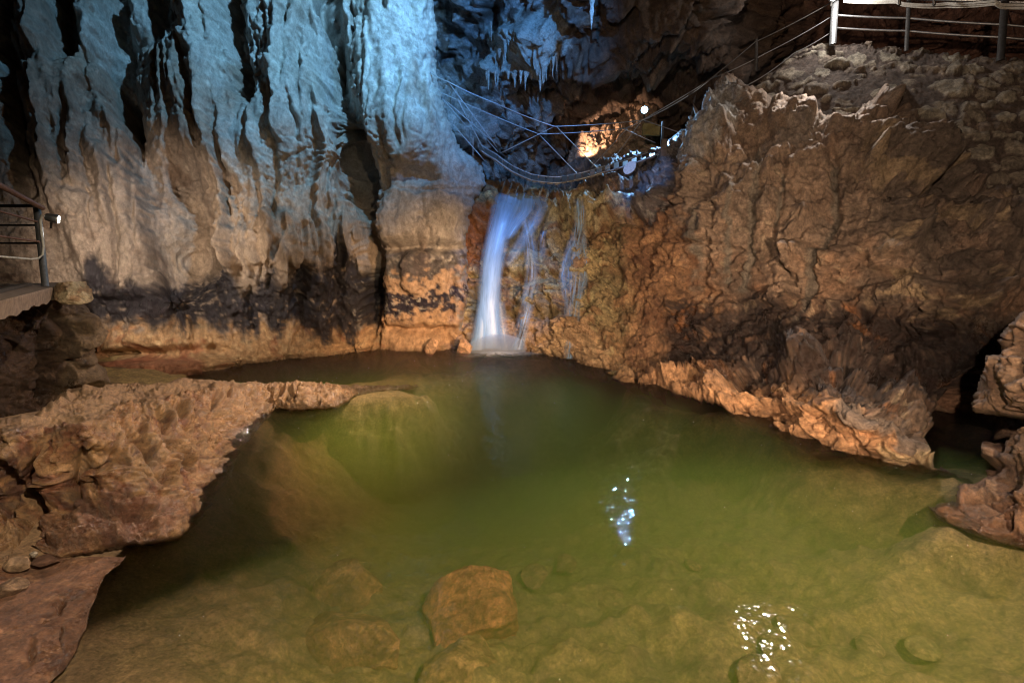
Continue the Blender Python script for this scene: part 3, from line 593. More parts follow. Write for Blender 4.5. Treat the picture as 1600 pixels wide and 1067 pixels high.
h = .05*fbm(p, 1.6, 4)+(1-top*.85)*(.12*flute*(1-near*.6)+.045*flow+.030*(J[gi][:, 0]-.5)*crk2*near)+.019*fbm(p, 9, 5, gain=.62, ridged=True)*(1-.35*top)+.012*fbm(p, 25, 4)+near*.3*facet(wp, 4.5, seed=3)[0]+(1-top)*.25*facet(wp, 11, seed=4)[0]
# small gours (rim pools) on the top edge
r1, r2, ri = voro(wp+9, 8.5, st=(1, 1, .5)); rim = np.exp(-((r2-r1)/.07)**2)
edge = ss(640, 660, Y+(X-130)*.12).ravel()*ss(740, 690, Y).ravel()+top*.5
h = h+.014*rim*edge
h = h.reshape(L_.sh)
mot = fbm(p, 3, 6, off=31, gain=.62).reshape(L_.sh); mo2 = fbm(p, 9, 5, off=131, gain=.66).reshape(L_.sh)
col = np.tile(np.array([.20, .075, .036]), (X.size, 1)).reshape(L_.sh+(3,))
col = mixc(col, (.085, .042, .03), ss(-.05, .4, mot)*.8); col = mixc(col, (.33, .155, .065), ss(.1, .45, mo2)*.7); col = mixc(col, (.55, .34, .16), ss(.25, .8, flute+.4*mo2.ravel()).reshape(L_.sh)*.5); col = mixc(col, (.06, .03, .02), ss(-.05, -.6, flute+.3*mo2.ravel()).reshape(L_.sh)*.7)  # flute shading put into the colour: ridges lightened, valleys darkened
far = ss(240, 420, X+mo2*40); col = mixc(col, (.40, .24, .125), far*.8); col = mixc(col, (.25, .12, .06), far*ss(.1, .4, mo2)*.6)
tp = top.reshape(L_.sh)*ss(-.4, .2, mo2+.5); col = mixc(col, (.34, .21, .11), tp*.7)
col = mixc(col, (.42, .25, .12), (rim*edge).reshape(L_.sh)*.6*ss(-.2, .2, mot)); 
m = L_.area([(70, 800), (200, 790), (280, 780), (262, 840), (190, 862), (110, 885), (60, 862)], 10, 1, 16); col = mixc(col, (.2, .095, .06), m*.7)
col = mixc(col, (.35, .22, .12), ss(0, 6, Y-830-(X < 60)*0)*(X < 56)*.6)
wet = np.clip(.8+.2*ss(0, .4, -mot)-.45*tp+.1*m, .1, .95)
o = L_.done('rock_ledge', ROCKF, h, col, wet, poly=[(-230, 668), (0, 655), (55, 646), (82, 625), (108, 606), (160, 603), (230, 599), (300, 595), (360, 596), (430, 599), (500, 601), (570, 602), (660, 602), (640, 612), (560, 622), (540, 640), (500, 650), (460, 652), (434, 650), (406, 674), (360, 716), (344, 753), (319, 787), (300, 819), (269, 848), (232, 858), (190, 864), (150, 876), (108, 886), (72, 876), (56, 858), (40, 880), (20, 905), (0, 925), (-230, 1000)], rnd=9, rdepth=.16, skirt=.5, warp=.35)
tag(o, 'wet reddish brown rock ledge of rippled flowstone reaching into the pool on the left', 'rock ledge', kind='thing')
# dark rock mass under the concrete walkway
K_ = Sheet((-230, 430, 240, 680), 2.0, [(-200, 450, 4.0), (0, 480, 4.7), (120, 470, 5.4), (135, 440, 5.7), (160, 560, 5.6), (100, 560, 5.3), (0, 600, 4.7), (-200, 650, 4.0), (100, 620, 5.3), (170, 600, 5.6), (130, 500, 5.45)])
X, Y = K_.X, K_.Yp
for pts, w, d in [([(40, 470), (90, 500), (130, 520)], 6, .15), ([(95, 560), (130, 575), (170, 570)], 5, .12), ([(60, 480), (70, 560), (65, 640)], 8, .15), ([(100, 478), (125, 468), (140, 472)], 4, .12)]: K_.groove(pts, w, d)
K_.block([(95, 500), (130, 480), (160, 520), (130, 550), (100, 560)], 9, .18); K_.block([(100, 560), (150, 556), (165, 600), (95, 605)], 9, .16)
p = K_.p; g1, g2, gi = voro(p+.1*fbm(p, 3, 3)[:, None], 3.5); crk2 = ss(0, .12, g2-g1)
h = (.1*fbm(p, 1.5, 4)+.05*fbm(p, 4, 6, gain=.6, ridged=True)+.10*(J[gi][:, 0]-.5)*crk2).reshape(K_.sh)
mot = fbm(p, 3, 6, off=31, gain=.62).reshape(K_.sh)
col = np.tile(np.array([.07, .04, .025]), (X.size, 1)).reshape(K_.sh+(3,)); col = mixc(col, (.30, .21, .13), ss(80, 110, X+mot*30)*.7); col = mixc(col, (.05, .03, .02), ss(0, .4, mot)*.6)  # lit right end painted into the colour as paler brown
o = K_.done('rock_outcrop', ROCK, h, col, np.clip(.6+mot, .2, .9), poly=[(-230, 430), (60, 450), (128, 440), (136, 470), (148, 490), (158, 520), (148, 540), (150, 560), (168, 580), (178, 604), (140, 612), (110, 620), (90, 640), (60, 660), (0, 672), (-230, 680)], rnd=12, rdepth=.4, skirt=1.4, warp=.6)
tag(o, 'dark brown jagged rock carrying the concrete walkway slab at the left', 'rock', kind='thing')
# flat slab at the water's edge
A_ = Sheet((-200, 840, 260, 1110), 1.6, [zc(-200, 900, .16), zc(0, 880, .15), (60, 870, None, .1), zc(120, 880, .10), zc(200, 872, .05), zc(180, 900, .035), zc(150, 960, .02), zc(60, 960, .09), zc(0, 1000, .1), zc(100, 1010, .03), zc(95, 1050, .03), zc(60, 1090, .03), zc(0, 1090, .08), zc(-200, 1090, .1), zc(130, 930, .06), zc(185, 925, -.05), zc(158, 985, -.06), zc(122, 1055, -.05)])
X, Y = A_.X, A_.Yp
for pts, w, d in [([(108, 935), (95, 965)], 3, .03), ([(50, 1000), (48, 1040), (10, 1066)], 4, .03), ([(95, 980), (98, 1040)], 2.5, .02), ([(0, 995), (30, 980)], 2.5, .02)]: A_.groove(pts, w, d)
A_.block([(-200, 990), (40, 985), (92, 985), (98, 1040), (60, 1090), (-200, 1090)], 3, .02)
p = A_.p; h = (.012*fbm(p, 3, 5)+.010*fbm(p, 12, 5, ridged=True, st=(1, .5, 1))).reshape(A_.sh)
mot = fbm(p, 4, 6, off=31, gain=.62, st=(.7, 1.3, 1)).reshape(A_.sh); mo2 = fbm(p, 12, 5, off=131, st=(.5, 1.4, 1), gain=.66).reshape(A_.sh)
col = np.tile(np.array([.24, .11, .055]), (X.size, 1)).reshape(A_.sh+(3,)); col = mixc(col, (.13, .06, .038), ss(0, .4, mot)*.7); col = mixc(col, (.36, .18, .09), ss(.15, .42, mo2)*.8)
o = A_.done('rock_slab', ROCKF, h, col, np.clip(.55+mot*.5, .2, .9), poly=[(-200, 850), (20, 890), (60, 870), (110, 872), (200, 868), (188, 885), (165, 900), (152, 932), (140, 962), (132, 990), (120, 1020), (100, 1048), (72, 1076), (40, 1110), (-200, 1110)], rnd=3, rdepth=.02, skirt=.12, warp=.4)
tag(o, 'flat cracked reddish slab at the water edge in the bottom left corner', 'rock slab', kind='thing')
# right foreground rock
D_ = Sheet((1430, 430, 1900, 960), 2.0, [zc(1452, 792, .03), zc(1480, 812, 0), zc(1530, 833, 0), zc(1600, 853, 0), zc(1800, 930, 0), (1500, 765, 3.5), (1545, 740, 3.6), (1560, 680, 3.7), (1530, 640, 3.9), (1525, 600, 4.0), (1560, 545, 3.9), (1600, 485, 3.7), (1600, 700, 3.2), (1600, 600, 3.35), (1850, 600, 2.7), (1850, 440, 2.8), (1600, 780, 3.0), (1700, 480, 3.3)])
X, Y = D_.X, D_.Yp
for pts, w, d in [([(1525, 660), (1560, 665), (1600, 650), (1650, 655)], 9, .25), ([(1560, 610), (1565, 650)], 4, .1), ([(1555, 790), (1570, 820)], 5, .06), ([(1500, 775), (1550, 780), (1600, 770)], 4, .05), ([(1600, 560), (1580, 600)], 5, .08)]: D_.groove(pts, w, d)
p = D_.p; g1, g2, gi = voro(p+.1*fbm(p, 4, 3)[:, None], 5); crk2 = ss(0, .12, g2-g1)
h = (.26*facet(p+.05*fbm(p, 5, 3)[:, None], 2.8, seed=8)[0]+.25*facet(p, 8, seed=9)[0]+.06*fbm(p, 2, 4)+.02*fbm(p, 6, 6, gain=.62, ridged=True)+.06*(J[gi][:, 0]-.5)*crk2-.02*(1-crk2)).reshape(D_.sh)
mot = fbm(p, 3, 6, off=31, gain=.62).reshape(D_.sh); mo2 = fbm(p, 10, 5, off=131, gain=.66).reshape(D_.sh)
col = np.tile(np.array([.22, .135, .08]), (X.size, 1)).reshape(D_.sh+(3,)); col = mixc(col, (.11, .06, .045), ss(0, .4, mot)*.7); col = mixc(col, (.34, .2, .12), ss(.1, .4, mo2)*.6); col = mixc(col, (.32, .15, .07), ss(740, 800, Y+mot*40)*.7)
o = D_.done('rock_outcrop', ROCKF, h, col, np.clip(.3+mot*.5, .1, .8), poly=[(1900, 440), (1640, 470), (1604, 478), (1585, 505), (1562, 532), (1548, 560), (1520, 592), (1516, 618), (1526, 642), (1552, 655), (1562, 668), (1550, 700), (1552, 728), (1536, 742), (1520, 752), (1494, 762), (1490, 782), (1462, 782), (1450, 792), (1460, 806), (1480, 818), (1530, 842), (1600, 866), (1900, 960)], rnd=10, rdepth=.3, skirt=.8, warp=.5)
tag(o, 'rough brown rock rising from the pool at the right edge of the view', 'rock', kind='thing')

# ================================================================== RETAINING WALL OF ROUGH STONES
W_ = Sheet((1150, 40, 1900, 400), 1.6, [(1150, 150, 10.4), (1200, 100, 9.9), (1280, 72, 9.3), (1280, 200, 8.5), (1420, 78, 8.8), (1420, 200, 7.75), (1570, 92, 7.9), (1500, 250, 7.2), (1600, 300, 6.9), (1750, 100, 7.4), (1750, 300, 6.8), (1880, 110, 7.0), (1880, 380, 6.2), (1280, 350, 8.6)])
p = W_.p
u = p[:, 0]+.0; q = np.stack([u*1.0, p[:, 1]*.3, p[:, 2]*1.0], 1)+.07*np.stack([fbm(p, 4, 3, off=k) for k in (1, 2, 3)], 1)
f1, f2, ci = voro(q, 3.7, st=(1, .3, 1.35), jit=.8); g1, g2, gi = voro(q+4, 2.5, st=(1, .3, 1.5), jit=.8)
bigm = ss(.05, .15, fbm(p, .8, 2, off=7)); e = np.where(bigm > .5, g2-g1, f2-f1); cid = np.where(bigm > .5, gi, ci)
up = ss(.2, .75, J[cid][:, 2]); dome = np.sqrt(np.clip(1-(np.where(bigm > .5, g1, f1)/.62)**2, 0, 1)); stone = ss(.04, .2, e)*dome*(.3+.7*up)
h = .11*stone*(.6+.6*J[cid][:, 0])+.05*fbm(p, 1.2, 3)+.03*fbm(p, 9, 5, gain=.6)
crumb = ss(1.5, .0, np.abs(W_.Yp-(72+(W_.X-1280)*.08))/9).ravel(); h = (h+.05*crumb*fbm(p, 14, 3)).reshape(W_.sh)
mot = fbm(p, 5, 6, off=31, gain=.62)
mort = np.array([.10, .075, .06]); sc_ = np.array([.20, .155, .115])*(1-J[cid][:, 1:2])+np.array([.34, .31, .24])*J[cid][:, 1:2]
k_ = (stone > .15)[:, None]*ss(-.4, .1, mot+.3)[:, None]*.9
col = mort*(1-k_)+sc_*k_; col = col*(1+.35*mot[:, None])
o = W_.done('stone_wall', ROCK, h, col.reshape(W_.sh+(3,)), np.clip(.15+.3*crumb+.2*mot, .1, .7).reshape(W_.sh), poly=[(1150, 170), (1180, 135), (1215, 105), (1245, 82), (1275, 70), (1310, 70), (1420, 78), (1500, 85), (1570, 93), (1640, 96), (1900, 112), (1900, 400), (1150, 400)], rnd=5, rdepth=.15, skirt=.9, warp=.4)
tag(o, 'rough retaining wall of rounded rubble stones set in dark mortar below the upper railing', 'stone wall', kind='thing')

# ================================================================== LIT OUTCROP BEHIND THE BRIDGE
O_ = Sheet((860, 140, 1060, 280), 1.2, [(880, 250, 13.4), (900, 220, 13.7), (930, 210, 13.6), (950, 230, 13.2), (1000, 170, 14.3), (1000, 220, 13.4), (1040, 180, 14.6), (950, 180, 14.4)])
for pts, w, d in [([(938, 205), (936, 235)], 3, .2), ([(955, 190), (962, 230)], 3, .18), ([(975, 180), (980, 215)], 3, .15), ([(915, 215), (912, 240)], 2, .12)]: O_.groove(pts, w, d)
p = O_.p; g1, g2, gi = voro(p, 5, st=(1, 1, .6)); h = (.15*fbm(p, 1.6, 5, st=(1, 1, .4), ridged=True)+.14*(J[gi][:, 0]-.5)*ss(0, .1, g2-g1)+.03*fbm(p, 9, 4)).reshape(O_.sh)
col = np.tile(np.array([.36, .25, .17]), (O_.X.size, 1))*(1+.3*fbm(p, 5, 4))[:, None]
o = O_.done('rock_outcrop', ROCK, h, col.reshape(O_.sh+(3,)), np.full(O_.sh, .2), poly=[(886, 258), (890, 238), (900, 224), (903, 212), (918, 208), (928, 200), (938, 204), (946, 190), (962, 186), (975, 178), (984, 168), (996, 160), (1010, 152), (1022, 165), (1030, 200), (1030, 260), (900, 275)], rnd=4, rdepth=.3, skirt=.6, warp=.3)
tag(o, 'sunny pale pink rock pinnacle lit up warmly behind the cable bridge'.replace('sunny ', ''), 'rock', kind='thing')

# ================================================================== LOOSE STONES, SUNKEN BOULDERS
def at(x, y, z): return P(x, y, z=z)
def stone(name, x, y, z, w, hh, dd, col, lab, cat, seed, wet=.3, sub=4, rot=0, group=None, **k):
    o = rock(name, at(x, y, z), (w/2, dd/2, hh/2), col, wet, sub, seed=seed, rot=rot, **k); tag(o, lab, cat, group, 'thing'); return o
stone('stone', 30, 880, .17, .15, .09, .12, (.34, .22, .13), 'tan angular stone wedged between the ledge foot and the flat slab', 'stone', 3)
stone('stone', 16, 918, .15, .17, .10, .13, (.32, .2, .12), 'light brown stone lying on the flat slab near the left edge', 'stone', 4)
stone('pebble', 53, 866, .19, .055, .035, .04, (.5, .42, .33), 'small smooth cream pebble beside the tan angular stone', 'pebble', 5, cuts=3, rough=.03)
stone('stone', 72, 876, .14, .16, .07, .12, (.16, .08, .05), 'dark reddish stone under the overhanging ledge beside the cream pebble', 'stone', 8)
stone('sunken_boulder', 735, 950, -.62, 1.0, .62, .95, (.55, .27, .12), 'large angular orange-brown boulder just under the water near the bottom', 'boulder', 27, sub=6, rot=.5, tilt=(-.25, .25), rough=.10, cuts=26)
stone('sunken_boulder', 545, 925, -.68, .56, .50, .52, (.46, .28, .13), 'rounded brown boulder under water left of the large angular one', 'boulder', 22, sub=6, rot=.2)
stone('sunken_boulder', 560, 1010, -.58, .90, .42, .55, (.44, .26, .12), 'low brown boulder under water in front of the rounded one', 'boulder', 23, sub=6, rot=-.3)
stone('sunken_boulder', 720, 1050, -.58, .62, .40, .45, (.46, .29, .13), 'brown boulder under water at the foot of the large angular one', 'boulder', 25, sub=6, rot=.9)
stone('base_rock', 725, 542, .12, .42, .45, .4, (.45, .27, .16), 'light orange rock at the waterline left of the waterfall foot', 'rock', 31, sub=6, wet=.6)
stone('base_rock', 675, 543, .1, .32, .4, .4, (.44, .27, .16), 'small orange rock at the waterline between the block wall and the waterfall rocks', 'rock', 33, sub=6, wet=.6)
for k in range(16):
    x = random.uniform(480, 1580); y = random.uniform(870, 1064)
    dz = -(.80-.25*abs(x-900)/700)*(1.15-(y-870)/400)
    if 600 < x < 830 and y > 860: continue
    sz = random.uniform(.10, .28)
    stone('bed_stone', x, y, dz, sz*1.5, sz*.45, sz*1.2, (.40, .29*random.uniform(.9, 1.05), .14), 'brown stone lying on the pool bed under murky water', 'stone', 100+k, group='stones on the pool bed', sub=4, rot=random.uniform(0, 3), cuts=6)

# ================================================================== POOL BED
n = 330
xs = np.linspace(-7, 8, n*2); ys = np.linspace(.6, 12.5, n*2); GX, GY = np.meshgrid(xs, ys)
ct = []
def bc_(x, y, z):
    q = P(x, y, z=z); ct.append((q[0], q[1], z))
for x, y in [(60, 1060), (100, 1010), (140, 970), (190, 890), (262, 845), (300, 775), (330, 730), (345, 692), (385, 655), (430, 632), (300, 597), (360, 570), (440, 556), (560, 545), (650, 549), (760, 552), (860, 560), (980, 598), (1130, 638), (1210, 673), (1340, 707), (1490, 740), (1480, 815), (1600, 855)]: bc_(x, y, -.02)
for x, y, z in [(200, 1060, -.10), (200, 960, -.14), (250, 900, -.22), (330, 1060, -.22), (330, 900, -.38), (330, 830, -.22), (300, 850, -.15), (360, 780, -.3), (400, 760, -.5), (400, 950, -.36), (420, 700, -1.3), (450, 1060, -.5), (470, 850, -.85), (480, 650, -1.3), (560, 612, -.09), (620, 602, -.16), (500, 606, -.05), (560, 640, -1.4), (660, 620, -1.6), (500, 575, -.7), (650, 570, -1.2),
  (600, 780, -1.7), (600, 860, -1.2), (560, 930, -.8), (650, 960, -.75), (740, 960, -.8), (790, 1000, -.75), (620, 1060, -.6), (700, 700, -2.4), (780, 600, -2.2), (800, 800, -1.7), (800, 1060, -.55), (850, 900, -.95), (850, 660, -2.5), (950, 750, -1.9), (950, 620, -1.6), (1000, 900, -.85), (1000, 1060, -.6), (1050, 680, -1.6), (1150, 800, -1.1), (1200, 720, -1.0), (1200, 950, -.7), (1200, 1060, -.55), (1300, 740, -.55), (1330, 860, -.75), (1400, 760, -.28), (1400, 1000, -.55), (1420, 850, -.55), (1500, 775, -.3), (1540, 740, -.12), (1560, 700, -.1), (1500, 900, -.35), (1580, 1000, -.38), (1580, 900, -.22)]: bc_(x, y, z)
for x, y, z in [(-6.5, 3, .2), (-6.5, 8, .2), (-5, 11, .2), (0, 12, .2), (5, 10, .2), (7, 6, .2), (6, 2, .1), (-4, 1, .15), (0, .8, -.45), (3, .8, -.4)]: ct.append((x, y, z))
GZ = rbf([(a*100, b*100, c) for a, b, c in ct], GX*100, GY*100)
sh_ = 1-((GX+2.45)/1.35)**2-((GY-6.72-.2*(GX+2.15))/.55)**2+.55*fbm(np.stack([GX, GY, GX*0], -1).reshape(-1, 3), 1.4, 4, off=8).reshape(GX.shape); GZ = np.where(sh_ > -2, np.maximum(GZ, -.06-.42*np.clip(1-sh_, 0, 3)**1.7), GZ)
pb = np.stack([GX, GY, GZ], -1).reshape(-1, 3)
rotp = np.stack([pb[:, 0]*.8+pb[:, 1]*.6, -pb[:, 0]*.6+pb[:, 1]*.8, pb[:, 2]], 1)
lay = fbm(rotp, 1.8, 5, st=(.35, 1.6, 1), ridged=True, off=3)
b1, b2, bi = voro(pb*np.array([1, 1, 0])+.2*np.stack([fbm(pb, 2, 3, off=k) for k in (1, 2, 3)], 1), 3.1)
rk = ss(0, .5, b2-b1)*(J[bi][:, 0])*ss(-2.2, -1.2, pb[:, 0])
dz = (.05*lay+.10*fbm(pb, 1.6, 5)+.03*fbm(pb, 6, 4)+.05*rk+.10*fbm(pb*np.array([1, 1, 0]), 2.6, 3, off=71))*ss(.0, -.4, GZ.ravel())*(.25+.75*ss(-1.7, -.7, GZ.ravel()))
pb[:, 2] += dz
mot = fbm(pb, 1.8, 6, off=31, gain=.62); mo2 = fbm(rotp, 4, 5, off=131, st=(.5, 1.3, 1), gain=.66)
col = np.tile(np.array([.48, .34, .14]), (len(pb), 1))
col = mixc(col, (.2, .12, .07), ss(0, .4, mot)*.7); col = mixc(col, (.48, .33, .17), ss(.1, .45, mo2)*.6)
col = mixc(col, (.36, .33, .13), ss(-.4, -1.1, pb[:, 2])*.75)
lf = ss(-1.0, -1.9, pb[:, 0])*ss(6, 4.5, pb[:, 1]); col = mixc(col, (.36, .21, .12), lf*.8); col = mixc(col, (.36, .22, .12), lf*ss(.1, .4, mo2)*.5)
col = mixc(col, (.62, .48, .26), np.exp(-(((pb[:, 0]+2.15)/.9)**2+((pb[:, 1]-6.45)/.5)**2))*.8)
i0 = np.arange((2*n)*(2*n)).reshape(2*n, 2*n)
Fq = np.stack([i0[:-1, :-1], i0[:-1, 1:], i0[1:, 1:], i0[1:, :-1]], -1).reshape(-1, 4)
o = mesh_obj('ground', pb, Fq, ROCKF, col, np.full(len(pb), .1)); tag(o, kind='structure')

# ================================================================== WATER
m, t = nt('pool_water'); L = t.links.new
out = N(t, 'ShaderNodeOutputMaterial'); tr = N(t, 'ShaderNodeBsdfTransparent'); gl = N(t, 'ShaderNodeBsdfGlossy', Roughness=.035); fr = N(t, 'ShaderNodeFresnel', IOR=1.33); mx = N(t, 'ShaderNodeMixShader')
g = N(t, 'ShaderNodeNewGeometry')
n1 = N(t, 'ShaderNodeTexNoise', Scale=40, Detail=1, Roughness=.5, Distortion=2.2); L(g.outputs['Position'], n1.inputs['Vector'])
n2 = N(t, 'ShaderNodeTexNoise', Scale=3.2, Detail=3, Roughness=.5); L(g.outputs['Position'], n2.inputs['Vector'])
n0 = N(t, 'ShaderNodeTexNoise', Scale=105, Detail=3, Roughness=.6, Distortion=.8); L(g.outputs['Position'], n0.inputs['Vector'])
a0 = N(t, 'ShaderNodeMath', _operation='MULTIPLY_ADD'); a0.inputs[1].default_value = .4; w1 = N(t, 'ShaderNodeMapRange'); w1.inputs['From Min'].default_value = .5; w1.inputs['From Max'].default_value = .9; L(n1.outputs['Fac'], w1.inputs['Value']); w0 = N(t, 'ShaderNodeMapRange'); w0.inputs['From Min'].default_value = .56; w0.inputs['From Max'].default_value = .9; L(n0.outputs['Fac'], w0.inputs['Value']); L(w0.outputs[0], a0.inputs[0]); L(w1.outputs[0], a0.inputs[2])
ad = N(t, 'ShaderNodeMath', _operation='MULTIPLY_ADD'); ad.inputs[1].default_value = .55; L(n2.outputs['Fac'], ad.inputs[0]); L(a0.outputs[0], ad.inputs[2])
bp = N(t, 'ShaderNodeBump', Strength=1., Distance=.031); L(ad.outputs[0], bp.inputs['Height'])
L(bp.outputs[0], gl.inputs['Normal']); L(fr.outputs[0], mx.inputs[0]); L(tr.outputs[0], mx.inputs[1]); L(gl.outputs[0], mx.inputs[2]); L(mx.outputs[0], out.inputs['Surface'])
vol = N(t, 'ShaderNodeVolumePrincipled', Color=(.38, .62, .15, 1), Density=.92, Anisotropy=.3); vol.inputs['Absorption Color'].default_value = (.5, .6, .18, 1)
L(vol.outputs[0], out.inputs['Volume'])
WATER = m
zb = -3.2
V = np.array([(-7.5, .3, 0), (8.5, .3, 0), (8.5, 12.6, 0), (-7.5, 12.6, 0), (-7.5, .3, zb), (8.5, .3, zb), (8.5, 12.6, zb), (-7.5, 12.6, zb)], float)
o = mesh_obj('water', V, [(0, 1, 2, 3), (7, 6, 5, 4), (0, 4, 5, 1), (1, 5, 6, 2), (2, 6, 7, 3), (3, 7, 4, 0)], WATER, smooth=False); tag(o, kind='structure')
# ================================================================== WATERFALLS
def fall_mat(name, dens, col=(.40, .66, .97), lo=.6, sc_=15):
    m, t = nt(name); L = t.links.new
    out = N(t, 'ShaderNodeOutputMaterial'); tr = N(t, 'ShaderNodeBsdfTransparent'); df = N(t, 'ShaderNodeBsdfDiffuse', Color=(*col, 1)); tl = N(t, 'ShaderNodeBsdfTranslucent', Color=(*col, 1)); gl = N(t, 'ShaderNodeBsdfGlossy', Roughness=.35)
    a = N(t, 'ShaderNodeMixShader'); a.inputs[0].default_value = .35; L(df.outputs[0], a.inputs[1]); L(tl.outputs[0], a.inputs[2])
    a2 = N(t, 'ShaderNodeMixShader'); a2.inputs[0].default_value = .06; L(a.outputs[0], a2.inputs[1]); L(gl.outputs[0], a2.inputs[2])
    uv = N(t, 'ShaderNodeAttribute', _attribute_name='Col'); sp = N(t, 'ShaderNodeSeparateXYZ'); L(uv.outputs['Vector'], sp.inputs[0])
    cb = N(t, 'ShaderNodeCombineXYZ'); mu = N(t, 'ShaderNodeMath', _operation='MULTIPLY'); mu.inputs[1].default_value = .10; L(sp.outputs['Y'], mu.inputs[0]); L(sp.outputs['X'], cb.inputs[0]); L(mu.outputs[0], cb.inputs[1])
    n = N(t, 'ShaderNodeTexNoise', Scale=sc_, Detail=3, Roughness=.6); L(cb.outputs[0], n.inputs['Vector'])
    r = N(t, 'ShaderNodeMapRange'); r.inputs['From Min'].default_value = .36; r.inputs['From Max'].default_value = .66; r.inputs['To Min'].default_value = lo; L(n.outputs['Fac'], r.inputs['Value'])
    m1 = N(t, 'ShaderNodeMath', _operation='MULTIPLY', _use_clamp=True); L(r.outputs[0], m1.inputs[0]); L(sp.outputs['Z'], m1.inputs[1])
    m2 = N(t, 'ShaderNodeMath', _operation='MULTIPLY', _use_clamp=True); L(m1.outputs[0], m2.inputs[0]); m2.inputs[1].default_value = dens
    mx = N(t, 'ShaderNodeMixShader'); L(m2.outputs[0], mx.inputs[0]); L(tr.outputs[0], mx.inputs[1]); L(a2.outputs[0], mx.inputs[2]); L(mx.outputs[0], out.inputs[0])
    return m
FALL = fall_mat('falling_water', .85); FALLT = fall_mat('thin_falling_water', .8, lo=.0, sc_=22)
def strand(path, nw=14, nl=60, bulge=.12):
    """path: (px, py, half width px, distance Y, opacity); a curved veil of water"""
    a = np.array(path, float); t = np.linspace(0, len(a)-1, nl); c = [np.interp(t, np.arange(len(a)), a[:, k]) for k in range(5)]
    ker = np.ones(5)/5
    for k in range(4):
        e = np.r_[[c[k][0]]*2, c[k], [c[k][-1]]*2]; c[k] = np.convolve(e, ker, 'valid')
    s = np.linspace(-1, 1, nw); V = []; A = []; dist = np.r_[0, np.cumsum(np.hypot(np.diff(c[0]), np.diff(c[1])))]/75.
    for i in range(nl):
        endf = min(1, i/(nl*.08)+.1)*(min(1, (nl-1-i)/(nl*.12)) if a[-1][1] < 545 else 1)
        for j in range(nw):
            x = c[0][i]+s[j]*c[2][i]; Yd = c[3][i]-bulge*math.sqrt(max(0, 1-s[j]**2))
            V.append(P(x, c[1][i], Y=Yd)); A.append((s[j]*c[2][i]/75.+a[0, 0], dist[i], c[4][i]*(1-abs(s[j])**1.7)*1.15*endf))
    i0 = np.arange(nl*nw).reshape(nl, nw)
    return np.array(V), np.stack([i0[:-1, :-1], i0[1:, :-1], i0[1:, 1:], i0[:-1, 1:]], -1).reshape(-1, 4), np.array(A)
def fall(name, strands, mat, label, loc):
    root = empty(name, loc); tag(root, label, 'waterfall')
    for st in strands:
        V, Fq, A = strand(st); part('water_strand', V, Fq, mat, root, col=A)
    return root
fall('waterfall', [
 [(806, 300, 36, 10.75, 1.), (802, 318, 38, 10.6, .9), (792, 340, 28, 10.4, .7), (778, 375, 20, 10.1, .8), (769, 430, 17, 9.85, .95), (765, 490, 19, 9.7, 1.1), (766, 548, 25, 9.55, 1.2)],
 [(790, 312, 22, 10.55, .7), (782, 345, 20, 10.2, .9), (768, 400, 18, 9.9, .9), (762, 470, 18, 9.65, 1.), (762, 548, 26, 9.5, 1.1)],
 [(826, 306, 14, 10.6, .8), (822, 330, 13, 10.3, .8), (806, 352, 13, 10.1, .6), (792, 375, 10, 9.95, .5)],
 [(838, 305, 14, 10.6, .55), (845, 325, 13, 10.3, .5), (832, 352, 14, 10.1, .4), (812, 385, 13, 9.95, .4), (790, 420, 10, 9.85, .3)],
 [(780, 470, 10, 9.7, .3), (784, 510, 11, 9.6, .4), (788, 548, 15, 9.5, .6)],
 [(757, 470, 10, 9.7, .5), (752, 500, 12, 9.6, .7), (745, 548, 16, 9.45, .8)]], FALL, 'main silky blue white waterfall dropping down the left side of the cliff', P(765, 550, z=0))
fall('waterfall', [
 [(820, 340, 9, 10.0, .6), (827, 375, 13, 9.9, .5), (832, 430, 15, 9.8, .45), (824, 480, 13, 9.65, .55), (814, 520, 12, 9.5, .6), (806, 548, 16, 9.4, .7)],
 [(851, 360, 6, 9.9, .6), (847, 380, 9, 9.85, .5), (846, 405, 9, 9.8, .3)]], FALLT, 'faint thin trickle of water between the main waterfall and the right-hand trickles', P(812, 548, z=0))
fall('waterfall', [
 [(904, 308, 9, 10.4, .8), (906, 335, 10, 10.2, .9), (905, 362, 13, 10.05, .8), (899, 395, 20, 9.95, .5), (897, 440, 24, 9.7, .55), (895, 480, 20, 9.45, .5), (893, 540, 13, 8.95, .45), (888, 562, 10, 8.8, .6)],
 [(899, 368, 7, 10.0, .5), (886, 400, 8, 9.85, .6), (879, 435, 8, 9.65, .6), (885, 480, 7, 9.4, .4)],
 [(911, 368, 7, 10.0, .5), (917, 400, 7, 9.85, .6), (913, 440, 8, 9.7, .6), (904, 480, 7, 9.45, .4)]], FALLT, 'thin forked trickle of water on the right part of the wet cliff', P(890, 555, z=0))
# fine spray round the foot of the fall
m, t = nt('spray'); out = N(t, 'ShaderNodeOutputMaterial'); v = N(t, 'ShaderNodeVolumePrincipled', Color=(.9, .95, 1, 1), Density=4.5, Anisotropy=.1); t.links.new(v.outputs[0], out.inputs['Volume'])
Vi, Fi = ICO[4]
for (x, y, zc_, rx, ry, rz) in [(778, 549, .10, .62, .28, .30), (766, 545, .30, .26, .2, .55)]:
    c0 = P(x, y, z=0); Vm = Vi*np.array([rx, ry, rz]); Vm[:, 2] = np.maximum(Vm[:, 2]+zc_, .012)
    o = mesh_obj('spray', Vm, Fi, m); o.location = (c0[0], c0[1]-.1, 0); tag(o, kind='stuff')
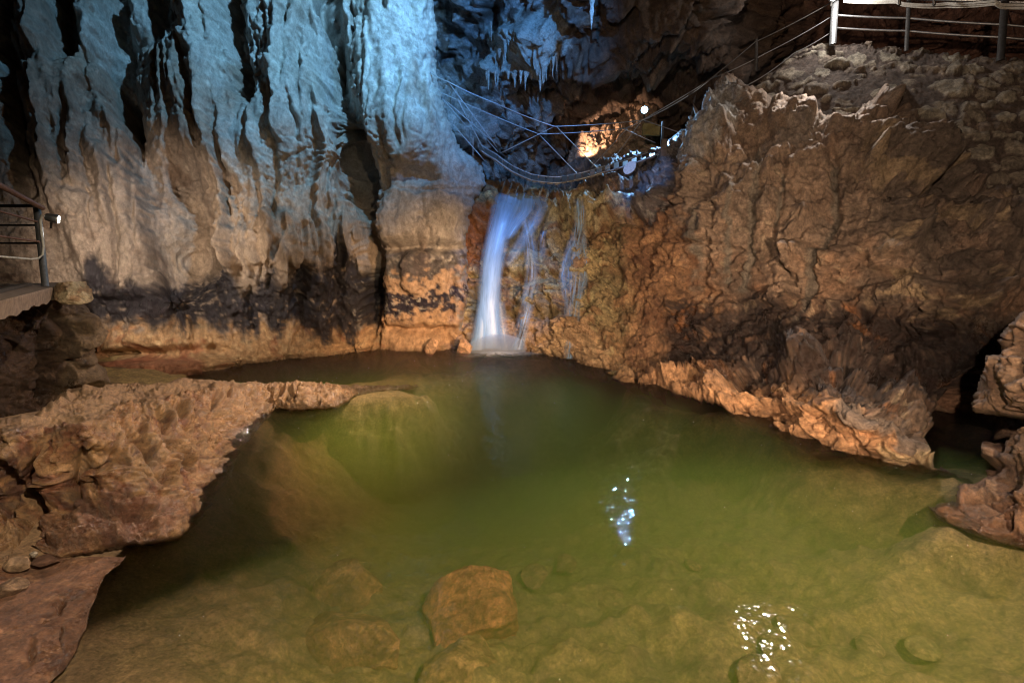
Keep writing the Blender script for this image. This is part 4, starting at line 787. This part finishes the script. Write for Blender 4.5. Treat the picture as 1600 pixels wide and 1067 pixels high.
# foam at the foot of the fall
m, t = nt('foam'); L = t.links.new
out = N(t, 'ShaderNodeOutputMaterial'); tr = N(t, 'ShaderNodeBsdfTransparent'); df = N(t, 'ShaderNodeBsdfDiffuse', Color=(.85, .9, .95, 1)); mx = N(t, 'ShaderNodeMixShader'); at_ = N(t, 'ShaderNodeAttribute', _attribute_name='Col'); L(at_.outputs['Fac'], mx.inputs[0]); L(tr.outputs[0], mx.inputs[1]); L(df.outputs[0], mx.inputs[2]); L(mx.outputs[0], out.inputs[0])
V = []; A = []; nr, na = 30, 48
for i in range(nr):
    r = i/(nr-1)
    for j in range(na):
        q = 2*math.pi*j/na; rr = r*(1+.15*math.sin(3*q+1)+.1*math.sin(5*q))
        V.append((rr*1.05*math.cos(q)*1.1, rr*.42*math.sin(q), .006+.04*math.exp(-(r*2.6)**2))); A.append([min(1, max(0, 1-r)**1.6*.8*(.7+.6*math.sin(j*2.3+r*9)*math.sin(j*.7+r*17)))]*3)
i0 = np.arange(nr*na).reshape(nr, na); Fq = np.stack([i0[:-1], np.roll(i0, -1, 1)[:-1], np.roll(i0, -1, 1)[1:], i0[1:]], -1).reshape(-1, 4)
c0 = P(772, 551, z=0)
o = mesh_obj('foam', np.array(V)+np.array([c0[0]+.1, c0[1]-.12, 0]), Fq, m, np.array(A)); tag(o, kind='stuff')

# ================================================================== STALACTITES
def stalactite(px, py, Y_, ln, r, seed):
    n = 9; rs = np.random.default_rng(seed); V = []; Fs = []; k = 9
    for i in range(n):
        f = i/(n-1); rad = r*(1-f)**.75*(1+.18*rs.normal()*(0 < i < n-1))+.002
        for j in range(k):
            q = 2*math.pi*j/k; V.append((rad*math.cos(q)*(1+.12*math.sin(3*q+seed)), rad*math.sin(q), .08*ln-ln*1.08*f))
    for i in range(n-1):
        for j in range(k): Fs.append((i*k+j, i*k+(j+1) % k, (i+1)*k+(j+1) % k, (i+1)*k+j))
    me_o = mesh_obj('stalactite', np.array(V), Fs, ROCK, np.tile((.40, .40, .36), (len(V), 1)), np.full(len(V), .5)); me_o.location = P(px, py, Y=Y_)
    return me_o
GR = 'short stalactites fringing the pale flowstone curtain'
rs = np.random.default_rng(5)
edge_pts = [(757, 112), (764, 120), (775, 123), (790, 122), (806, 121), (822, 120), (838, 119), (850, 112), (860, 104), (868, 96), (874, 84)]
for k in range(36):
    f = rs.uniform(0, len(edge_pts)-1.001); i = int(f); f -= i
    px = edge_pts[i][0]*(1-f)+edge_pts[i+1][0]*f; py = edge_pts[i][1]*(1-f)+edge_pts[i+1][1]*f
    if k > 27: px, py = rs.uniform(762, 872), rs.uniform(40, 100)
    o = stalactite(px, py-rs.uniform(0, 10), rs.uniform(11.1, 11.5), rs.uniform(.1, .42)**1.0, rs.uniform(.025, .06), k); tag(o, 'short pale pointed stalactite on the fringe of the flowstone curtain', 'stalactite', GR)
o = stalactite(926, -22, 9.3, .72, .07, 99); tag(o, 'single long grey stalactite hanging alone from the dark roof at the top', 'stalactite')

# ================================================================== CABLE BRIDGE
root = empty('cable_bridge', P(880, 280, Y=10.4)); tag(root, 'narrow cable bridge with steel rope handrails crossing above the waterfall lip', 'footbridge')
YF, YB = 10.2, 11.0
def q3(x, y, Y_): return P(x, y, Y=Y_)
def line(pts, r, mat, name, root, s=0.0, n=10):
    allp = []
    for a, b in zip(pts[:-1], pts[1:]):
        sg = sag(q3(*a), q3(*b), s, n); allp += list(sg[:-1] if b is not pts[-1] else sg)
    V, Fs = tube(allp, r, 6); py_mesh(name, V, Fs, mat, root)
r0 = .0095
line([(672, 113, 9.9), (700, 128, 9.9), (775, 162, YF), (866, 198, YF), (1005, 188, YF), (1075, 150, 10.3), (1112, 122, 10.5)], r0*1.2, ROPE, 'handrail_rope', root, .02)
line([(678, 140, 10.6), (842, 210, YB), (975, 201, YB), (1003, 188, YB), (1120, 118, 11.2)], r0*1.1, ROPE, 'handrail_rope', root, .02)
for pts in [[(866, 198, YF), (786, 238, YF)], [(842, 210, YB), (781, 240, YB)], [(870, 199, YF), (937, 267, YF)], [(842, 210, YB), (907, 277, YB)], [(1003, 188, YF), (945, 268, YF)], [(980, 201, YB), (922, 264, YB)], [(1003, 187, YF), (1064, 208, 9.7)], [(973, 201, YB), (1025, 224, YB)],
            [(700, 128, 9.9), (776, 230, YF)], [(712, 150, 10.), (757, 236, YF)], [(684, 146, 10.6), (736, 206, 10.8)], [(690, 152, 10.3), (770, 222, 10.6)], [(703, 204, 10.), (703, 236, 10.)], [(739, 212, 10.), (739, 247, 10.)], [(736, 190, 10.6), (778, 238, 10.4)], [(700, 186, 10.2), (756, 250, 10.3)]]:
    line(pts, r0, ROPE, 'stay_rope', root)
edge = [(752, 236, 10.3), (775, 250, 10.25), (800, 268, 10.2), (832, 282, 10.1), (870, 286, 10.0), (905, 280, 10.0), (940, 270, 10.), (985, 257, 10.05), (1030, 240, 10.1), (1066, 212, 10.2)]
line(edge, .018, ROPE, 'deck_cable', root, .01, 6); line([(a, b-9, c+.65) for a, b, c in edge], .018, ROPE, 'deck_cable', root, .01, 6)
E3 = np.array([q3(*e) for e in edge]); E4 = np.array([q3(a, b-9, c+.65) for a, b, c in edge])
tt = np.linspace(0, len(edge)-1.01, 30)
for i in tt:
    k = int(i); f = i-k; a = E3[k]*(1-f)+E3[k+1]*f; b = E4[k]*(1-f)+E4[k+1]*f; dr = (E3[k+1]-E3[k]); L0 = np.linalg.norm(dr); dr /= L0
    rr = random.uniform(-.03, .03)
    V, Fs = box((a+b)/2+np.array([0, 0, rr*.3-.02]), (b-a)*1.08, dr*.115, (0, 0, .03)); py_mesh('plank', V, Fs, PLANK, root, False)
V, Fs = box(q3(1036, 243, 9.9), (.12, 0, 0), (0, .06, 0), (.02, 0, .62)); py_mesh('post', V, Fs, PLANK, root, False)
pv = empty('sign_plate', q3(984, 262, 9.9)); tag(pv, 'small grey oval plate hanging on the bridge edge cable', 'plate')
a = np.linspace(0, 2*math.pi, 20, endpoint=False); cz = q3(984, 262, 9.9)
ring = [cz+np.array([.12*math.cos(q)+.05*math.sin(q), 0, .13*math.sin(q)]) for q in a]; V = np.array(ring+[r_+np.array([0, .02, 0]) for r_ in ring]); Fs = [tuple(range(20)), tuple(range(39, 19, -1))]+[(i, (i+1) % 20, 20+(i+1) % 20, 20+i) for i in range(20)]
py_mesh('plate', V, Fs, BLUEP, pv, False)
yv = empty('yellow_panel', q3(1018, 205, 11.6)); tag(yv, 'small yellow metal panel behind the cable bridge below the blue lamp', 'panel')
V, Fs = box(q3(1017, 203, 11.6), (.42, .1, 0), (-.02, .04, 0), (0, 0, .26)); py_mesh('panel', V, Fs, YELLOW, yv, False)
V, Fs = box(q3(1034, 225, 11.6), (.05, 0, 0), (0, .05, 0), (0, 0, 1.0)); py_mesh('post', V, Fs, DKSTEEL, yv, False)

# ================================================================== UPPER RAILING AND STAIR ROPES
root = empty('railing', P(1420, 80, Y=8.7)); tag(root, 'steel post and rope railing along the top of the rubble stone wall', 'railing')
top = [(1304, 0, 9.05), (1421, -8, 8.6), (1571, -12, 7.9), (1760, -20, 7.2)]
V, Fs = tube([q3(1301, 70, 9.05), q3(1305, 4, 9.05)], .055, 10); py_mesh('post', V, Fs, STEEL, root)
for (x, y, Yd, x2, w) in [(1416, 80, 8.6, 1422, .032), (1563, 95, 7.85, 1573, .048), (1745, 108, 7.2, 1765, .05)]:
    V, Fs = tube([q3(x, y, Yd), q3(x2, -30, Yd)], w, 10); py_mesh('post', V, Fs, DKSTEEL, root)
for dy, r_ in ((24, .016), (44, .016)):
    line([(1304, dy+0, 9.05), (1419, dy+5, 8.6), (1568, dy+15, 7.85), (1755, dy+28, 7.2)], r_, ROPE if dy else STEEL, 'rail_rope', root, .01)
line([(1304, -4, 9.05), (1421, -2, 8.6), (1571, 4, 7.9), (1760, 6, 7.2)], .022, STEEL, 'top_rail', root)
root = empty('cable_bundle', P(1421, 4, Y=8.55)); tag(root, 'bundle of grey electric cables tied along the top rail of the upper railing', 'cables')
for j, (o1, o2) in enumerate([(0, 2), (2, 5), (-1, 0), (4, 7)]):
    line([(1318, o1, 8.98), (1400, o1+1, 8.6), (1421, o1+7, 8.52), (1480, o1+5+j, 8.3), (1555, o2+1, 7.85), (1570, o2+7, 7.82), (1700, o2+4, 7.3)], .011, CABLE, 'cable', root, .015)
for x in (1405, 1459, 1553): V, Fs = tube([q3(x, -2, 8.3), q3(x+1, 8, 8.25)], .02, 6); py_mesh('cable_tie', V, Fs, DKSTEEL, root)
root = empty('stair_railing', P(1180, 140, Y=10.2)); tag(root, 'thin rope railing descending from the lit corner post to the cable bridge', 'railing')
line([(1300, 26, 9.1), (1200, 82, 9.8), (1115, 122, 10.4)], .009, ROPE, 'rail_rope', root, .02)
line([(1300, 50, 9.1), (1240, 84, 9.5), (1185, 124, 9.9), (1130, 150, 10.3)], .009, ROPE, 'rail_rope', root, .02)
line([(1298, 5, 9.1), (1180, 66, 9.9), (1075, 150, 10.3)], .012, DKSTEEL, 'rail_rope', root, .02)
V, Fs = tube([q3(1182, 62, 9.9), q3(1181, 112, 9.9)], .028); py_mesh('post', V, Fs, DKSTEEL, root)
V, Fs = tube([q3(1087, 150, 10.2), q3(1074, 208, 10.1)], .012); py_mesh('post', V, Fs, DKSTEEL, root)

# ================================================================== LEFT WALKWAY, RAILING
root = empty('walkway', P(60, 470, Y=5.)); tag(root, 'concrete walkway slab with rounded end sticking out over the rocks at the left', 'walkway')
zt = 1.67; A0 = P(-260, 560, z=zt); A1 = P(0, 470, z=zt); A2 = P(84, 448, z=zt); A3 = P(112, 441, z=zt)
def tb(a, z): return np.array([a[0], a[1], z])
nE = 60; ed = []
for i in range(nE):
    f = i/(nE-1)
    a = A0+(A1-A0)*(f*2) if f < .5 else A1+(A3-A1)*((f-.5)*2)
    ed.append(a)
ed = np.array(ed); back = ed+np.array([-1.3, -.95, 0]); Vv = []
for i, (a, b) in enumerate(zip(ed, back)):
    wob = .012*math.sin(i*1.7)+.008*math.sin(i*.6)
    Vv += [tb(a, zt), tb(b, zt), tb(b, zt-.2), tb(a+np.array([-.02, -.015, 0]), zt-.145-wob), tb(a, zt-.02)]
i0 = np.arange(nE*5).reshape(nE, 5); Fs = [(i0[i, j], i0[i, (j+1) % 5], i0[i+1, (j+1) % 5], i0[i+1, j]) for i in range(nE-1) for j in range(5)]+[tuple(i0[0]), tuple(i0[-1][::-1])]
py_mesh('slab', Vv, Fs, CONC, root, False)
V, Fs = box((ed[20]+ed[50])/2+np.array([-.2, -.15, .02]), (ed[50]-ed[15]), (-.05, -.035, 0), (0, 0, .03)); py_mesh('metal_strip', V, Fs, DKSTEEL, root, False)
o = rock('rock', P(112, 456, Y=5.15), (.19, .28, .15), (.60, .48, .30), .3, 6, cuts=16, seed=50, col2=(.34, .22, .12), rough=.14, tilt=(0, -.35)); tag(o, 'pale yellowish rounded rock at the tip of the concrete walkway slab', 'rock')
root = empty('railing', P(70, 445, Y=5.2)); tag(root, 'galvanised steel tube railing on the concrete walkway at the left', 'railing')
Yp = 5.05
V, Fs = tube([q3(71, 447, Yp), q3(57, 318, Yp)], .032, 12); py_mesh('post', V, Fs, STEEL, root)
V, Fs = tube([q3(66, 325, Yp), q3(0, 290, 4.2), q3(-150, 218, 3.2)], .026, 12); py_mesh('handrail', V, Fs, BRSTEEL, root)
V, Fs = tube([q3(56, 322, Yp), q3(-30, 322, 5.6), q3(-150, 322, 6.2)], .018, 10); py_mesh('rail', V, Fs, simple('blue_grey_rail', (.06, .10, .13), .4, .5), root)
for y1, y0, y00, mt in [(347, 330, 300, BRSTEEL), (378, 369, 352, BRSTEEL)]:
    V, Fs = tube([q3(57+(y1-318)*.1, y1, Yp), q3(0, y0, 4.4), q3(-120, y00, 3.5)], .012, 8); py_mesh('rail', V, Fs, mt, root)
for y in (352, 380):
    V, Fs = tube([q3(60, y, Yp), q3(-20, y, 5.6), q3(-120, y+1, 6)], .011, 8); py_mesh('rail', V, Fs, DKSTEEL, root)
root = empty('lamp_cable', P(66, 370, Y=5.)); tag(root, 'pale electric cable hanging down the railing post and along the lowest rail', 'cable')
pts = [q3(x, y, Yd) for x, y, Yd in [(66, 336, 5.), (63, 345, 4.98), (65, 365, 4.98), (68, 385, 4.97), (66, 398, 4.95), (60, 404, 4.93), (48, 405, 4.85), (25, 403, 4.7), (0, 401, 4.5), (-60, 399, 4.1)]]
V, Fs = tube(pts, .011, 8); py_mesh('cable', V, Fs, CABLE, root)
def lamp(name, pos, dirv, s, lens, label, energy, col, ang=None, smat=None):
    root = empty(name, pos); tag(root, label, 'lamp')
    d = np.array(dirv, float); d /= np.linalg.norm(d); a = np.cross(d, [0, 0, 1]); a /= np.linalg.norm(a); b = np.cross(d, a); c = np.array(pos)
    V, Fs = tube([c-d*s*2.2, c-d*s*1.9, c-d*s*.3, c], [s*.45, s*.8, s, s*1.05], 16); py_mesh('housing', V, Fs, STEEL, root)
    V, Fs = tube([c+d*.004, c+d*(.004+s*.12)], [s*.8, s*.7], 16); o = py_mesh('lens', V, Fs, lens, root)
    V, Fs = tube([c-d*s*1.2-np.array([0, 0, s*.9]), c-d*s*1.5-np.array([0, 0, s*2.4])], s*.2, 8); py_mesh('bracket', V, Fs, DKSTEEL, root)
    return root, c+d*(s*.3+.02)
# ================================================================== LAMPS
def spot(name, pos, target, W, col, ang=60, blend=.5, size=.05):
    l = bpy.data.lights.new(name, 'SPOT'); l.energy = W; l.color = col; l.spot_size = math.radians(ang); l.spot_blend = blend; l.shadow_soft_size = size
    o = bpy.data.objects.new(name, l); C.objects.link(o); o.location = Vector(tuple(pos)); o.rotation_euler = (Vector(tuple(target))-Vector(tuple(pos))).to_track_quat('-Z', 'Y').to_euler(); return o
def point(name, pos, W, col, size=.05):
    l = bpy.data.lights.new(name, 'POINT'); l.energy = W; l.color = col; l.shadow_soft_size = size
    o = bpy.data.objects.new(name, l); C.objects.link(o); o.location = Vector(tuple(pos)); return o
CY = (.30, .72, 1.); BL = (.14, .42, 1.); WM = (1., .72, .48); WH = (1., .9, .8)
# lamp seen at the left railing
lp = q3(91, 343, 5.3); _, e = lamp('lamp', lp, (.75, .6, -.25), .05, LENSW, 'small cylindrical floodlight clamped to the left railing post, shining on the wall', 0, WM)
spot('lamp_light', e, q3(260, 400, 8), 430, (1, .84, .68), 80, .7, .04)
V, Fs = tube([q3(61, 330, 5.05), lp-np.array([.07, .05, -.02])], .014, 8); 
# blue lamp behind the bridge
lp = q3(1007, 172, 12.2); _, e = lamp('lamp', lp, (-.25, -.95, -.1), .10, LENSB, 'round floodlight glaring bluish white behind the cable bridge', 0, BL)
spot('lamp_light', e, P(975, 809, z=0), 600, (.28, .58, 1.), 84, .5, .05)
# glaring lamp at the corner of the upper railing
lp = q3(1304, -6, 8.9); _, e = lamp('lamp', lp, (-.1, -.7, -.7), .09, LENSW, 'glaring white floodlight on top of the corner post of the upper railing', 0, WH)
spot('lamp_light', e+np.array([0, -.12, -.04]), P(900, 900, z=0), 560, (1., .90, .82), 96, .9, .05)
point('lamp_glow', e+np.array([0, -.15, -.02]), 60, (1., .93, .88), .06)
# lamps of the show cave outside the picture, with some added floods among them
spot('cyan_flood', q3(800, -560, 5.8), q3(490, 70, 9.8), 2400, (.24, .60, 1.), 76, 1., .12)
spot('blue_flood', q3(1150, -420, 5.6), q3(740, 150, 11.5), 1600, (.12, .40, 1.), 60, .7, .1)
spot('fall_flood', q3(960, -420, 5.6), q3(805, 430, 9.9), 1500, (.13, .38, 1.), 25, .8, .1)
spot('warm_flood_left_wall', (4.3, 4.4, 1.7), q3(450, 440, 9.0), 620, (1., .66, .42), 46, 1., .06)
spot('warm_flood_far_base', (2.4, 1.3, 2.2), q3(690, 500, 9.5), 3300, (1., .62, .34), 34, 1., .05)
spot('warm_flood_right_wall', (-1.4, -2.2, 3.4), q3(1230, 500, 7), 1700, (1., .72, .52), 84, 1., .06)
spot('white_flood_pool', (2.0, -.8, 4.6), q3(800, 860, 3.0), 1250, (1., .82, .58), 104, .8, .05)
spot('added_flood_ledge', (.6, 7.4, 3.3), q3(300, 690, 4.4), 760, (1., .66, .38), 62, 1., .05)  # added flood hung over the pool, brightens and rakes the ledge
spot('warm_flood_shelf', (.2, 8.2, 3.8), q3(560, 608, 6.6), 460, (1., .74, .46), 50, 1., .05)
spot('blue_flood_lip', q3(930, -420, 5.6), q3(1000, 285, 10), 1300, (.14, .40, 1.), 15, .8, .06)
spot('added_graze_right', (2.3, .4, 1.5), q3(1110, 480, 7.8), 1500, (1., .68, .44), 50, 1., .05)  # added grazing light to bring out the right wall's relief
spot('outcrop_lamp', q3(903, 243, 12.5), q3(935, 218, 13.6), 420, (1., .62, .4), 48, .5, .04)
# outer rock round the whole chamber, so that the cave closes on every side
Vs, Fs = ICO[6]; Vw = Vs*np.array([14., 17., 12.])*(1+.16*fbm(Vs*3, 1., 5, ridged=True))[:, None]+np.array([.5, 4.5, 0])
cs = mixc(np.tile(np.array([.10, .07, .052]), (len(Vw), 1)), (.2, .14, .1), ss(-.1, .4, fbm(Vw, .9, 5)))
tag(mesh_obj('cave_shell', Vw, Fs[:, ::-1], ROCK, cs, np.full(len(Vw), .3)), kind='structure')
# ================================================================== WORLD, CAMERA, RENDER
w = bpy.data.worlds.new('World'); sc.world = w; w.use_nodes = True
bg = w.node_tree.nodes['Background']; bg.inputs[0].default_value = (.35, .42, .55, 1); bg.inputs[1].default_value = .01
cam = bpy.data.cameras.new('camera'); cam.lens = 16.; cam.sensor_width = 36.; cam.clip_end = 200; cam.clip_start = .05
co = bpy.data.objects.new('camera', cam); C.objects.link(co); co.location = CAM; co.rotation_euler = (math.pi/2-PITCH, 0, 0); sc.camera = co
sc.view_settings.view_transform = 'Standard'; sc.view_settings.look = 'None'; sc.view_settings.exposure = .4; sc.view_settings.gamma = 1.
cy = sc.cycles; cy.max_bounces = 5; cy.diffuse_bounces = 3; cy.glossy_bounces = 3; cy.transparent_max_bounces = 16; cy.volume_bounces = 1; cy.use_denoising = True; cy.sample_clamp_indirect = 4.; cy.sample_clamp_direct = 0
cy.pixel_filter_type = 'BLACKMAN_HARRIS'; cy.filter_width = 1.05; cy.volume_step_rate = 2.
